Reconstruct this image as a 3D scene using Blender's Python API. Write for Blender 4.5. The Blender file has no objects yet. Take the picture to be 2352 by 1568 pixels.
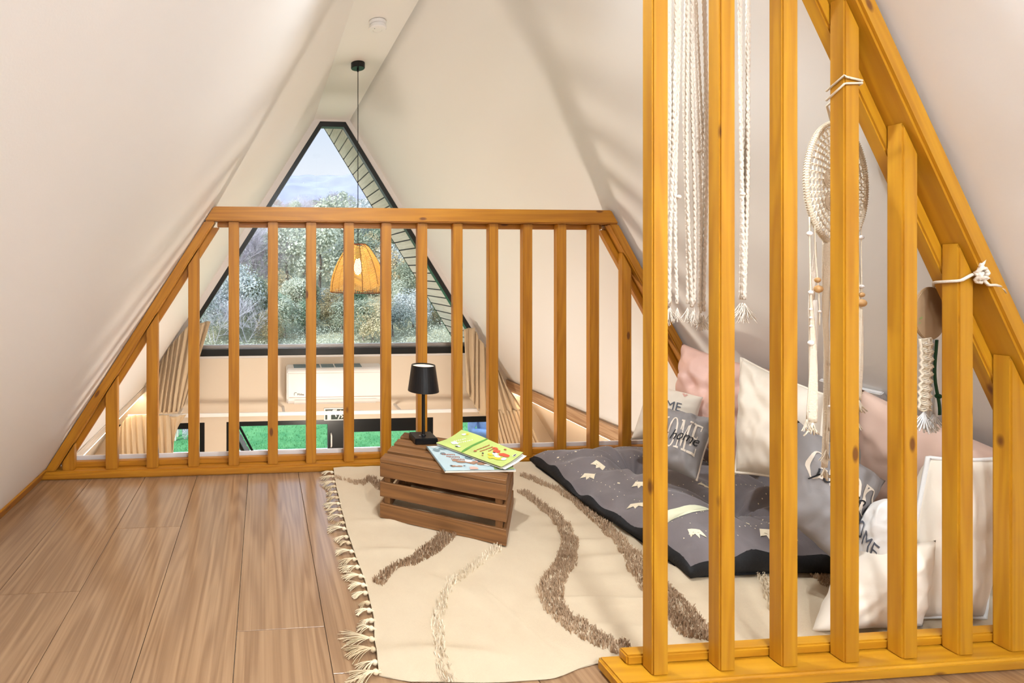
import bpy, bmesh, math, random
from mathutils import Vector, Matrix, noise
R = random.Random(7)
C = bpy.context.scene.collection
# ------------------------------------------------------------------ camera
F, CX, CY, H = 1150.0, 694.4, 621.0, 1.0
YAW = math.atan((CX - 605.0) / F)
fw = Vector((math.sin(YAW), math.cos(YAW), 0)); rt = Vector((math.cos(YAW), -math.sin(YAW), 0))
CAM = Vector((0, 0, H))
cd = bpy.data.cameras.new('camera'); cam = bpy.data.objects.new('camera', cd); C.objects.link(cam)
cam.location = CAM; cam.rotation_euler = (math.pi / 2, 0, -YAW)
cd.sensor_width = 36; cd.lens = 36 * F / 2352; cd.shift_x = (1176 - CX) / 2352; cd.shift_y = (CY - 784) / 2352
cd.clip_end = 3000; cd.clip_start = .02
sc = bpy.context.scene; sc.camera = cam
vs = sc.view_settings; vs.view_transform = 'Standard'; vs.look = 'None'; vs.exposure = 0.0; vs.gamma = 1; vs.use_curve_mapping = False

def at(u, v, ax, val):
    """the point where the sight line through a photo pixel meets the plane axis = val"""
    r = fw + rt * ((u - CX) / F) + Vector((0, 0, -(v - CY) / F))
    return CAM + r * ((val - CAM[ax]) / r[ax])
def S(r, g, b):
    f = lambda c: (c / 255 / 12.92) if c / 255 <= .04045 else ((c / 255 + .055) / 1.055) ** 2.4
    return (f(r), f(g), f(b), 1)
# ------------------------------------------------------------------ materials
def base_mat(name):
    m = bpy.data.materials.new(name); m.use_nodes = True
    nt = m.node_tree; return m, nt, nt.nodes, nt.links, nt.nodes['Principled BSDF']
def plain(name, col, rough=.6, metal=0, spec=.5, emit=None, es=0, noise_amt=0, noise_scale=6, bump=0, bump_scale=80, sheen=0, trans=0):
    m, nt, N, L, p = base_mat(name)
    p.inputs['Base Color'].default_value = col; p.inputs['Roughness'].default_value = rough
    p.inputs['Metallic'].default_value = metal; p.inputs['Specular IOR Level'].default_value = spec
    if sheen: p.inputs['Sheen Weight'].default_value = sheen
    if trans: p.inputs['Transmission Weight'].default_value = trans
    if emit: p.inputs['Emission Color'].default_value = emit; p.inputs['Emission Strength'].default_value = es
    if noise_amt or bump:
        tc = N.new('ShaderNodeTexCoord')
    if noise_amt:
        n = N.new('ShaderNodeTexNoise'); n.inputs['Scale'].default_value = noise_scale; n.inputs['Detail'].default_value = 5
        L.new(tc.outputs['Object'], n.inputs['Vector'])
        r = N.new('ShaderNodeValToRGB')
        r.color_ramp.elements[0].position = .3; r.color_ramp.elements[1].position = .7
        r.color_ramp.elements[0].color = tuple(max(0, c * (1 - noise_amt)) for c in col[:3]) + (1,)
        r.color_ramp.elements[1].color = tuple(min(1, c * (1 + noise_amt)) for c in col[:3]) + (1,)
        L.new(n.outputs['Fac'], r.inputs['Fac']); L.new(r.outputs['Color'], p.inputs['Base Color'])
    if bump:
        n2 = N.new('ShaderNodeTexNoise'); n2.inputs['Scale'].default_value = bump_scale; n2.inputs['Detail'].default_value = 4
        L.new(tc.outputs['Object'], n2.inputs['Vector'])
        b = N.new('ShaderNodeBump'); b.inputs['Strength'].default_value = bump; b.inputs['Distance'].default_value = .004
        L.new(n2.outputs['Fac'], b.inputs['Height']); L.new(b.outputs['Normal'], p.inputs['Normal'])
    return m
def wood(name, light, dark, knot, rough=.42, gscale=42, knots=True, contrast=1.0, coat=.0, stretch=1.6):
    """grain runs along the third component of the point attribute 'gv'"""
    m, nt, N, L, p = base_mat(name)
    a = N.new('ShaderNodeAttribute'); a.attribute_name = 'gv'
    oi = N.new('ShaderNodeObjectInfo')
    off = N.new('ShaderNodeVectorMath'); off.operation = 'SCALE'; off.inputs[0].default_value = (7.3, 3.1, 11.7); L.new(oi.outputs['Random'], off.inputs['Scale'])
    ad = N.new('ShaderNodeVectorMath'); ad.operation = 'ADD'; L.new(a.outputs['Vector'], ad.inputs[0]); L.new(off.outputs[0], ad.inputs[1])
    def sc_(v):
        s = N.new('ShaderNodeVectorMath'); s.operation = 'MULTIPLY'; s.inputs[1].default_value = v; L.new(ad.outputs[0], s.inputs[0]); return s
    def mth(op, x, y=None):
        n = N.new('ShaderNodeMath'); n.operation = op
        for i, q in enumerate((x, y)):
            if q is None: continue
            if isinstance(q, (int, float)): n.inputs[i].default_value = q
            else: L.new(q, n.inputs[i])
        return n.outputs[0]
    s1 = sc_((gscale, gscale, stretch)); n1 = N.new('ShaderNodeTexNoise'); n1.inputs['Scale'].default_value = 1; n1.inputs['Detail'].default_value = 6; n1.inputs['Roughness'].default_value = .6
    n1.inputs['Distortion'].default_value = .6; L.new(s1.outputs[0], n1.inputs['Vector'])
    s2 = sc_((14, 14, .9)); n2 = N.new('ShaderNodeTexNoise'); n2.inputs['Scale'].default_value = 1; n2.inputs['Detail'].default_value = 2; L.new(s2.outputs[0], n2.inputs['Vector'])
    rings = mth('SINE', mth('MULTIPLY', n2.outputs['Fac'], 46))
    g = mth('ADD', mth('MULTIPLY', n1.outputs['Fac'], .8), mth('MULTIPLY', rings, .12))
    r = N.new('ShaderNodeValToRGB'); r.color_ramp.elements[0].position = .4 - .22 * contrast; r.color_ramp.elements[1].position = .4 + .2 * contrast
    r.color_ramp.elements[0].color = dark; r.color_ramp.elements[1].color = light
    L.new(g, r.inputs['Fac'])
    out = r.outputs['Color']
    if knots:
        s3 = sc_((21, 21, 8.5)); v = N.new('ShaderNodeTexVoronoi'); v.inputs['Scale'].default_value = 1; L.new(s3.outputs[0], v.inputs['Vector'])
        sep = N.new('ShaderNodeSeparateColor'); L.new(v.outputs['Color'], sep.inputs[0])
        gate = mth('GREATER_THAN', sep.outputs[0], .87)
        k = N.new('ShaderNodeValToRGB'); k.color_ramp.elements[0].position = .13; k.color_ramp.elements[0].color = (1, 1, 1, 1)
        k.color_ramp.elements[1].position = .22; k.color_ramp.elements[1].color = (0, 0, 0, 1); L.new(v.outputs['Distance'], k.inputs['Fac'])
        fac = mth('MULTIPLY', mth('MULTIPLY', k.outputs['Color'], gate), .85)
        mx = N.new('ShaderNodeMix'); mx.data_type = 'RGBA'; L.new(fac, mx.inputs[0]); L.new(out, mx.inputs[6]); mx.inputs[7].default_value = knot
        out = mx.outputs[2]
    L.new(out, p.inputs['Base Color']); p.inputs['Roughness'].default_value = rough
    if coat: p.inputs['Coat Weight'].default_value = coat; p.inputs['Coat Roughness'].default_value = .16 if coat > .5 else .25
    b = N.new('ShaderNodeBump'); b.inputs['Strength'].default_value = .12; b.inputs['Distance'].default_value = .002
    L.new(n1.outputs['Fac'], b.inputs['Height']); L.new(b.outputs['Normal'], p.inputs['Normal'])
    return m
def woven(name, c1, c2, scale=300, rough=.95, bump=.5, sheen=.0):
    m, nt, N, L, p = base_mat(name)
    tc = N.new('ShaderNodeTexCoord'); w = N.new('ShaderNodeTexWave'); w.inputs['Scale'].default_value = scale; w.bands_direction = 'DIAGONAL'
    w.inputs['Distortion'].default_value = 3; w.inputs['Detail'].default_value = 2; w.inputs['Detail Scale'].default_value = 2
    L.new(tc.outputs['Object'], w.inputs['Vector'])
    n = N.new('ShaderNodeTexNoise'); n.inputs['Scale'].default_value = 5; n.inputs['Detail'].default_value = 8; n.inputs['Roughness'].default_value = .75
    L.new(tc.outputs['Object'], n.inputs['Vector'])
    mx = N.new('ShaderNodeMix'); mx.data_type = 'RGBA'; mx.inputs[6].default_value = c1; mx.inputs[7].default_value = c2
    mm = N.new('ShaderNodeMath'); mm.operation = 'MULTIPLY'; L.new(w.outputs['Fac'], mm.inputs[0]); L.new(n.outputs['Fac'], mm.inputs[1])
    L.new(mm.outputs[0], mx.inputs[0]); L.new(mx.outputs[2], p.inputs['Base Color'])
    b = N.new('ShaderNodeBump'); b.inputs['Strength'].default_value = bump; b.inputs['Distance'].default_value = .002
    L.new(w.outputs['Fac'], b.inputs['Height']); L.new(b.outputs['Normal'], p.inputs['Normal'])
    p.inputs['Roughness'].default_value = rough
    p.inputs['Specular IOR Level'].default_value = .2
    return m
def leafy(name, c1, c2, transl=.25):
    m, nt, N, L, p = base_mat(name)
    oi = N.new('ShaderNodeObjectInfo'); tc = N.new('ShaderNodeTexCoord')
    n = N.new('ShaderNodeTexNoise'); n.inputs['Scale'].default_value = 2.2; n.inputs['Detail'].default_value = 6; n.inputs['Roughness'].default_value = .8
    L.new(tc.outputs['Object'], n.inputs['Vector'])
    ad = N.new('ShaderNodeMath'); ad.operation = 'ADD'; L.new(n.outputs['Fac'], ad.inputs[0])
    m2 = N.new('ShaderNodeMath'); m2.operation = 'MULTIPLY_ADD'; L.new(oi.outputs['Random'], m2.inputs[0]); m2.inputs[1].default_value = .5; m2.inputs[2].default_value = -.25
    L.new(m2.outputs[0], ad.inputs[1])
    r = N.new('ShaderNodeValToRGB'); r.color_ramp.elements[0].position = .3; r.color_ramp.elements[1].position = .7
    r.color_ramp.elements[0].color = c1; r.color_ramp.elements[1].color = c2
    L.new(ad.outputs[0], r.inputs['Fac']); L.new(r.outputs['Color'], p.inputs['Base Color'])
    p.inputs['Roughness'].default_value = .7; p.inputs['Specular IOR Level'].default_value = .15
    if transl:
        t = N.new('ShaderNodeBsdfTranslucent'); L.new(r.outputs['Color'], t.inputs['Color'])
        mx = N.new('ShaderNodeMixShader'); mx.inputs[0].default_value = transl
        L.new(p.outputs[0], mx.inputs[1]); L.new(t.outputs[0], mx.inputs[2]); L.new(mx.outputs[0], N['Material Output'].inputs['Surface'])
    return m
def translucent(name, col, transl=.5, rough=.8):
    m, nt, N, L, p = base_mat(name)
    p.inputs['Base Color'].default_value = col; p.inputs['Roughness'].default_value = rough
    t = N.new('ShaderNodeBsdfTranslucent'); t.inputs['Color'].default_value = col
    mx = N.new('ShaderNodeMixShader'); mx.inputs[0].default_value = transl
    L.new(p.outputs[0], mx.inputs[1]); L.new(t.outputs[0], mx.inputs[2]); L.new(mx.outputs[0], N['Material Output'].inputs['Surface'])
    return m
def glass_mat(name, tint=(1, 1, 1, 1), refl=.06):
    m, nt, N, L, p = base_mat(name)
    t = N.new('ShaderNodeBsdfTransparent'); t.inputs['Color'].default_value = tint
    g = N.new('ShaderNodeBsdfGlossy'); g.inputs['Roughness'].default_value = .02
    fr = N.new('ShaderNodeFresnel'); fr.inputs['IOR'].default_value = 1.3
    mx = N.new('ShaderNodeMixShader'); L.new(fr.outputs[0], mx.inputs[0]); L.new(t.outputs[0], mx.inputs[1]); L.new(g.outputs[0], mx.inputs[2])
    L.new(mx.outputs[0], N['Material Output'].inputs['Surface'])
    return m

M = {}
M['wall'] = plain('wall_paint', S(243, 242, 240), .48, spec=.45, bump=.03, bump_scale=260)
M['cream_wall'] = plain('cream_wall_paint', S(228, 214, 194), .6, bump=.03, bump_scale=220)
M['pine'] = wood('varnished_pine', (.50, .205, .010, 1), (.36, .128, .005, 1), (.11, .026, .004, 1), rough=.45, coat=.08, contrast=1.1)
M['pine_gold'] = wood('golden_pine', (.56, .27, .012, 1), (.42, .172, .006, 1), (.12, .03, .005, 1), rough=.42, coat=.1, contrast=1.1)
M['floor'] = wood('laminate_oak', S(168, 134, 100), S(128, 95, 66), S(86, 60, 40), rough=.3, gscale=95, contrast=1.25, knots=False, coat=.6, stretch=1.1)
M['oak_trim'] = wood('oak_trim', S(205, 168, 130), S(165, 122, 84), S(90, 60, 40), rough=.45, knots=False)
M['pale_trim'] = wood('pale_whitewashed_pine', S(232, 224, 214), S(205, 192, 178), S(150, 130, 110), rough=.5)
M['crate'] = wood('stained_crate_wood', S(140, 95, 50), S(102, 65, 32), S(60, 30, 14), rough=.6, contrast=1.2)
M['white'] = plain('white_plastic', S(242, 241, 240), .35)
M['trim_white'] = plain('white_trim', S(228, 224, 222), .4)
M['black'] = plain('black_metal', S(14, 14, 16), .35, spec=.4)
M['frame'] = plain('dark_window_frame', S(22, 26, 28), .3)
M['glass'] = glass_mat('window_glass')
M['rug'] = woven('cream_rug_weave', S(240, 220, 188), S(204, 176, 140), 260, bump=.7)
M['rug_tan'] = leafy('tan_shag', S(160, 128, 98), S(214, 186, 154), 0)
M['rug_cream'] = leafy('cream_shag', S(206, 184, 150), S(246, 232, 208), 0)
M['fringe'] = leafy('cream_fringe', S(206, 182, 146), S(238, 220, 188), 0)
M['mat_grey'] = plain('grey_print_cotton', S(116, 107, 107), .85, noise_amt=.1, noise_scale=9, sheen=.35, bump=.25, bump_scale=60)
M['mat_black'] = plain('black_mattress_side', S(20, 19, 20), .8, bump=.4, bump_scale=120)
M['print'] = plain('cream_print', S(240, 226, 196), .8)
M['moon'] = plain('pale_moon_print', S(238, 238, 205), .8)
M['cream_cotton'] = plain('cream_cotton', S(238, 226, 208), .85, noise_amt=.04, noise_scale=7, bump=.15, bump_scale=50, sheen=.2)
M['white_cotton'] = plain('white_cotton', S(240, 238, 234), .85, bump=.12, bump_scale=50)
M['pink_cotton'] = plain('pink_satin', S(232, 190, 174), .55, noise_amt=.07, noise_scale=5, bump=.35, bump_scale=14)
M['blush_cotton'] = plain('blush_cotton', S(226, 194, 176), .8, noise_amt=.04, noise_scale=4)
M['grey_cotton'] = plain('grey_cotton', S(140, 134, 132), .8, noise_amt=.06, noise_scale=8, bump=.3, bump_scale=30)
M['taupe_cotton'] = plain('taupe_cotton', S(190, 172, 154), .85, bump=.2, bump_scale=40)
M['ink'] = plain('black_ink', S(24, 22, 24), .7)
M['letter'] = plain('cream_letter_print', S(226, 212, 194), .8)
M['grey_ink'] = plain('grey_ink', S(92, 96, 106), .7)
M['curtain'] = plain('beige_curtain', S(208, 186, 154), .8, noise_amt=.05, noise_scale=4, sheen=.2)
M['yarn'] = plain('cotton_yarn', S(236, 224, 208), .9, bump=.6, bump_scale=160)
M['lace'] = plain('cotton_lace', S(240, 226, 202), .9, bump=.5, bump_scale=220)
M['bead_wood'] = plain('light_wood_bead', S(206, 160, 104), .45)
M['pearl'] = plain('pearl_bead', S(246, 240, 234), .2)
M['feather'] = translucent('feather_white', S(244, 238, 228), .35)
M['plaque'] = plain('kraft_plaque', S(178, 148, 112), .75, noise_amt=.06)
M['green_ribbon'] = plain('green_velvet', S(20, 74, 44), .8)
M['rattan'] = translucent('paper_rattan', S(255, 228, 158), .5)
M['rattan_rib'] = plain('rattan_rib', S(120, 62, 20), .7)
M['bulb'] = plain('bulb_glow', S(255, 240, 210), .3, emit=(1, .72, .34, 1), es=26)
M['led'] = plain('warm_led_strip', S(255, 235, 200), .4, emit=(1, .80, .56, 1), es=26)
M['lampglow'] = plain('lamp_diffuser', S(250, 232, 205), .5, emit=(1, .85, .66, 1), es=.35)
M['downlight'] = plain('downlight_lens', S(255, 250, 240), .4, emit=(1, .93, .84, 1), es=12)
M['steel'] = plain('brushed_steel', S(190, 192, 196), .3, metal=1)
M['exit_green'] = plain('exit_green', S(10, 46, 30), .5)
M['book_green'] = plain('lime_cover', S(196, 214, 122), .4, noise_amt=.1, noise_scale=9)
M['book_blue'] = plain('pale_blue_cover', S(186, 208, 212), .4, noise_amt=.06, noise_scale=8)
M['paper'] = plain('paper', S(240, 234, 220), .7)
for nm, c in dict(art_red=(214, 88, 60), art_yellow=(236, 206, 60), art_white=(248, 246, 240), art_dark=(60, 62, 66), art_brown=(168, 128, 104), art_green=(96, 160, 70), art_rust=(176, 96, 62), art_slate=(120, 140, 146), art_olive=(140, 160, 90), art_pink=(226, 176, 160)).items():
    M[nm] = plain('print_' + nm[4:], S(*c), .45)
M['grass'] = leafy('lawn_grass', S(66, 128, 76), S(112, 168, 106), 0)
M['deck'] = plain('deck_boards', S(176, 168, 160), .8)
M['kerb'] = plain('white_kerb', S(232, 232, 238), .7)
M['soffit'] = wood('soffit_boards', S(252, 234, 212), S(234, 214, 190), S(150, 130, 110), rough=.6, knots=False)
M['soffit_gap'] = plain('soffit_gap', S(58, 52, 50), .8)
M['leaf_olive'] = leafy('leaf_olive', S(128, 138, 112), S(204, 208, 188))
M['leaf_grey'] = leafy('leaf_grey_green', S(142, 150, 144), S(212, 216, 212))
M['leaf_deep'] = leafy('leaf_deep', S(100, 126, 100), S(176, 194, 168))
M['leaf_gold'] = leafy('leaf_gold', S(154, 142, 108), S(212, 198, 162))
M['twig_grey'] = leafy('twig_grey', S(170, 162, 168), S(226, 220, 226), 0)
M['twig_pink'] = leafy('twig_pink', S(170, 146, 138), S(216, 196, 186), 0)
M['twig_rust'] = leafy('twig_rust', S(190, 140, 116), S(226, 184, 160), 0)
M['bark'] = plain('bark', S(128, 116, 108), .9)
M['hill'] = plain('hillside_soil', S(160, 160, 132), .95, noise_amt=.3, noise_scale=.35)
M['mountain'] = plain('haze_tinted_mountain', S(146, 150, 170), .95, noise_amt=.12, noise_scale=.03)  # aerial haze painted into the base colour as a lavender tint
M['denim'] = plain('blue_denim', S(150, 178, 214), .8, noise_amt=.14, noise_scale=16)
M['jeans'] = plain('dark_jeans', S(52, 62, 84), .8)
M['skin'] = plain('skin', S(214, 166, 138), .55)
M['hair'] = plain('brown_hair', S(62, 42, 30), .6)
M['stake'] = plain('pale_stake', S(214, 214, 200), .8)
M['steel_grey_wood'] = plain('weathered_slats', S(120, 108, 96), .7)

# ------------------------------------------------------------------ mesh builder
POS = {}
class MB:
    def __init__(s): s.v = []; s.f = []; s.g = []; s.m = []; s.cur = 0
    def add(s, vs, fs, gs=None):
        k = len(s.v); s.v += [Vector(v) for v in vs]; s.f += [tuple(i + k for i in f) for f in fs]
        s.g += list(gs) if gs else [(0, 0, 0)] * len(vs); s.m += [s.cur] * len(fs); return s
    def prism(s, poly, d, gfun=None):
        """poly: 3-D points in order, extruded along vector d"""
        n = len(poly); d = Vector(d); a = [Vector(p) for p in poly]; vs = a + [p + d for p in a]
        fs = [tuple(range(n))[::-1], tuple(range(n, 2 * n))] + [(i, (i + 1) % n, n + (i + 1) % n, n + i) for i in range(n)]
        return s.add(vs, fs, [gfun(v) for v in vs] if gfun else None)
    def box(s, lo, hi, grain=None):
        x0, y0, z0 = lo; x1, y1, z1 = hi
        o = (R.random() * 5, R.random() * 5, R.random() * 5)
        gf = None
        if grain is not None:
            idx = [i for i in range(3) if i != grain]
            gf = lambda v: (v[idx[0]] + o[0], v[idx[1]] + o[1], v[grain] + o[2])
        return s.prism([(x0, y0, z0), (x1, y0, z0), (x1, y1, z0), (x0, y1, z0)], (0, 0, z1 - z0), gf)
    def beam(s, p0, p1, wv, dv, cut0=None, cut1=None):
        """bar from p0 to p1 spanned by vectors wv and dv (from the edge line), grain along its length"""
        p0, p1, wv, dv = map(Vector, (p0, p1, wv, dv)); L = (p1 - p0).length
        ax = (p1 - p0).normalized(); o = (R.random() * 5, R.random() * 5, R.random() * 5)
        vs = [p0, p0 + wv, p0 + wv + dv, p0 + dv, p1, p1 + wv, p1 + wv + dv, p1 + dv]
        if cut0: vs[1] += ax * cut0; vs[2] += ax * cut0
        if cut1: vs[5] += ax * cut1; vs[6] += ax * cut1
        wl, dl = wv.length, dv.length
        gs = []
        for i, v in enumerate(vs):
            a = wl if i % 4 in (1, 2) else 0; b = dl if i % 4 in (2, 3) else 0
            gs.append((a + o[0], b + o[1], (v - p0).dot(ax) + o[2]))
        return s.add(vs, [(0, 3, 2, 1), (4, 5, 6, 7), (0, 1, 5, 4), (1, 2, 6, 5), (2, 3, 7, 6), (3, 0, 4, 7)], gs)
    def tube(s, pts, r, n=6, cap=True, closed=False):
        pts = [Vector(p) for p in pts]; m = len(pts); vs = []; fs = []
        rr = r if isinstance(r, (list, tuple)) else [r] * m
        t0 = (pts[1] - pts[0]).normalized(); up = Vector((0, 0, 1)) if abs(t0.z) < .9 else Vector((1, 0, 0))
        a = t0.cross(up).normalized()
        for i, p in enumerate(pts):
            if closed: t = pts[(i + 1) % m] - pts[i - 1]
            else: t = pts[min(i + 1, m - 1)] - pts[max(i - 1, 0)]
            t = t.normalized() if t.length > 1e-9 else t0
            a = (a - t * a.dot(t)); a = a.normalized() if a.length > 1e-6 else t.orthogonal().normalized(); b = t.cross(a)
            for k in range(n):
                th = 2 * math.pi * k / n; vs.append(p + (a * math.cos(th) + b * math.sin(th)) * rr[i])
        for i in range(m if closed else m - 1):
            j = (i + 1) % m
            for k in range(n): fs.append((i * n + k, i * n + (k + 1) % n, j * n + (k + 1) % n, j * n + k))
        if cap and not closed: fs += [tuple(range(n))[::-1], tuple(range((m - 1) * n, m * n))]
        return s.add(vs, fs)
    def lathe(s, prof, c, n=32, caps=True, axis='z'):
        c = Vector(c); vs = []; fs = []
        for r, z in prof:
            for k in range(n):
                th = 2 * math.pi * k / n; vs.append(c + Vector((r * math.cos(th), r * math.sin(th), z)))
        for i in range(len(prof) - 1):
            for k in range(n): fs.append((i * n + k, i * n + (k + 1) % n, (i + 1) * n + (k + 1) % n, (i + 1) * n + k))
        if caps: fs += [tuple(range(n))[::-1], tuple(range((len(prof) - 1) * n, len(prof) * n))]
        return s.add(vs, fs)
    def grid(s, fn, nu, nv, loop=False):
        vs = [fn(i / nu, j / nv) for j in range(nv + 1) for i in range(nu + 1)]
        w = nu + 1
        return s.add(vs, [(j * w + i, j * w + i + 1, (j + 1) * w + i + 1, (j + 1) * w + i) for j in range(nv) for i in range(nu)])
    def ball(s, c, r, n=10, sq=(1, 1, 1)):
        c = Vector(c); vs = []; fs = []; m = n // 2 + 1
        for j in range(m + 1):
            ph = math.pi * j / m
            for k in range(n):
                th = 2 * math.pi * k / n
                vs.append(c + Vector((r * sq[0] * math.sin(ph) * math.cos(th), r * sq[1] * math.sin(ph) * math.sin(th), r * sq[2] * math.cos(ph))))
        for j in range(m):
            for k in range(n): fs.append((j * n + k, (j + 1) * n + k, (j + 1) * n + (k + 1) % n, j * n + (k + 1) % n))
        return s.add(vs, fs)
    def build(s, name, mat, parent=None, loc=None, smooth=False, bevel=0, seg=2, solid=0, merge=False):
        org = Vector(loc) if loc is not None else Vector((0, 0, 0))
        pw = POS.get(parent.name, Vector()) if parent else Vector()
        base = pw if (parent and loc is None) else org
        me = bpy.data.meshes.new(name); me.from_pydata([v - base for v in s.v], [], s.f)
        at_ = me.attributes.new('gv', 'FLOAT_VECTOR', 'POINT')
        at_.data.foreach_set('vector', [c for g in s.g for c in g])
        for mm in (mat if isinstance(mat, (list, tuple)) else [mat]): me.materials.append(mm)
        me.polygons.foreach_set('material_index', s.m)
        bm = bmesh.new(); bm.from_mesh(me)
        if merge: bmesh.ops.remove_doubles(bm, verts=bm.verts, dist=1e-5)
        bmesh.ops.recalc_face_normals(bm, faces=bm.faces)
        if bevel: bmesh.ops.bevel(bm, geom=list(bm.edges), offset=bevel, segments=seg, affect='EDGES', clamp_overlap=True)
        bm.to_mesh(me); bm.free()
        if smooth: me.polygons.foreach_set('use_smooth', [True] * len(me.polygons))
        me.update()
        o = bpy.data.objects.new(name, me); C.objects.link(o)
        if parent: o.parent = parent; o.location = base - pw
        else: o.location = base
        POS[o.name] = base.copy()
        if solid:
            md = o.modifiers.new('thickness', 'SOLIDIFY'); md.thickness = solid; md.offset = 0
        return o
def tag(o, label, cat, group=None, kind=None):
    o['label'] = label; o['category'] = cat
    if group: o['group'] = group
    if kind: o['kind'] = kind
    return o
def thing(name, loc, label, cat, group=None):
    o = bpy.data.objects.new(name, None); C.objects.link(o); o.location = loc; o.empty_display_size = .05
    POS[o.name] = Vector(loc); return tag(o, label, cat, group)
def struct(o, label=None):
    o['kind'] = 'structure'
    if label: o['label'] = label
    return o
def sempty(name, loc):
    o = bpy.data.objects.new(name, None); C.objects.link(o); o.location = loc; POS[o.name] = Vector(loc); o['kind'] = 'structure'; return o
def nz(x, y, z, s=1.0): return noise.noise(Vector((x * s, y * s, z * s)))
def lerp(a, b, t): return a + (b - a) * t
def poly_at(pts, t):
    """point at parameter t (0..1, by length) of a polyline"""
    pts = [Vector(p) for p in pts]; L = [(pts[i + 1] - pts[i]).length for i in range(len(pts) - 1)]; T = sum(L) * min(max(t, 0), 1)
    for i, l in enumerate(L):
        if T <= l or i == len(L) - 1: return pts[i].lerp(pts[i + 1], min(1, T / l if l else 0))
        T -= l
def interp(xs, ys, x):
    if x <= xs[0]: return ys[0]
    for i in range(len(xs) - 1):
        if x <= xs[i + 1]:
            t = (x - xs[i]) / (xs[i + 1] - xs[i]); t = t * t * (3 - 2 * t) * .5 + t * .5
            return ys[i] + (ys[i + 1] - ys[i]) * t
    return ys[-1]

# ------------------------------------------------------------------ room shell
ZC = 2.5; YG = 4.944; YB = -2.0; ZL = -2.42
def XL(z): return -1.07 + .629 * z
def XRB(z): return .86 + (2.5 - z) / 1.6
def XR(y, z):
    far = interp([-.13, 0, .613, 1.312, 1.9, 2.5], [.03, .10, .185, .222, .16, 0], z)
    near = interp([-.13, 0, .4, .895, 1.3, 1.655, 2.1, 2.5], [0, .01, .02, .034, .08, .112, .07, 0], z)
    a = interp([1.1, 2.467], [0, 1], y); b = interp([2.467, YG], [1, 0], y)
    return XRB(z) + (near * (1 - a) + far * a if y < 2.467 else far * b)
T_ = .12
m = MB(); m.grid(lambda u, v: (XL(lerp(-.13, ZC, v)), lerp(YB, YG + .15, u), lerp(-.13, ZC, v)), 4, 4)
wl = m.build('wall_left', M['wall'], merge=True); md = wl.modifiers.new('t', 'SOLIDIFY'); md.thickness = T_; md.offset = 1
struct(wl, 'white sloping left wall of the attic')
m = MB(); m.grid(lambda u, v: (XR(lerp(YB, YG + .15, u), lerp(ZC, -.13, v)), lerp(YB, YG + .15, u), lerp(ZC, -.13, v)), 60, 40)
wr = m.build('wall_right', M['wall'], smooth=True); md = wr.modifiers.new('t', 'SOLIDIFY'); md.thickness = T_; md.offset = 1
struct(wr, 'white sloping right wall of the attic')
def orient(o, inside):
    """make face normals look away from the room so that the thickness grows outward"""
    me = o.data; c = Vector(inside); p = me.polygons[len(me.polygons) // 2]
    if (Vector(p.center) - c).dot(p.normal) < 0: me.flip_normals()
orient(wl, (.6, 1, 1)); orient(wr, (.6, 1, 1))
m = MB(); m.box((XL(ZC) - .2, YB, ZC), (1.1, YG + .15, ZC + .1)); struct(m.build('ceiling', M['wall']), 'narrow white ceiling strip along the ridge')
m = MB(); m.box((-3, YB - .1, ZL), (4.3, YB, ZC + .1)); struct(m.build('wall_back', M['wall']))
# lower storey side walls, set back under the trims
m = MB(); m.prism([(XL(-.13) - .06, YB, -.13), (XL(ZL) - .06, YB, ZL), (XL(ZL) - .18, YB, ZL), (XL(-.13) - .18, YB, -.13)], (0, YG + .15 - YB, 0)); struct(m.build('wall_lower_left', M['cream_wall']))
m = MB(); m.prism([(XRB(-.13) + .08, YB, -.13), (XRB(ZL) + .08, YB, ZL), (XRB(ZL) + .2, YB, ZL), (XRB(-.13) + .2, YB, -.13)], (0, YG + .15 - YB, 0)); struct(m.build('wall_lower_right', M['cream_wall']))
m = MB(); m.box((-2.9, YB, ZL - .1), (4.2, YG + .15, ZL), 1); struct(m.build('floor_lower', M['oak_trim']))
# trims where the sloping walls end above the lower storey
m = MB(); o_ = (1, 2, 3)
xa = XL(-.12)
m.prism([(xa - .12, 2.6, -.115), (xa + .012, 2.6, -.115), (xa - .02, 2.6, -.20), (xa - .12, 2.6, -.20)], (0, YG - 2.6, 0), lambda v: (v.x + 1, v.z + 2, v.y)); struct(m.build('trim_1', M['pale_trim']), 'pale whitewashed beam under the left slope')
xb = XRB(-.13)
m = MB(); m.prism([(xb + .1, 2.6, -.115), (xb - .03, 2.6, -.115), (xb - .02, 2.6, -.20), (xb + .03, 2.6, -.245), (xb + .1, 2.6, -.245)], (0, YG - 2.6, 0), lambda v: (v.x + 1, v.z + 2, v.y)); struct(m.build('trim_2', M['oak_trim']), 'oak beam under the right slope')
for nm, x0, z0 in (('led_strip', xa - .05, -.206), ('led_strip', xb + .055, -.25)):
    m = MB(); m.box((x0, 2.7, z0 - .008), (x0 + .02, YG - .02, z0)); o = m.build(nm, M['led'])
    tag(o, 'warm glowing strip under the %s beam of the lower storey' % ('pale left' if x0 < 0 else 'oak right'), 'light strip', 'light strips under the beams')
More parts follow.
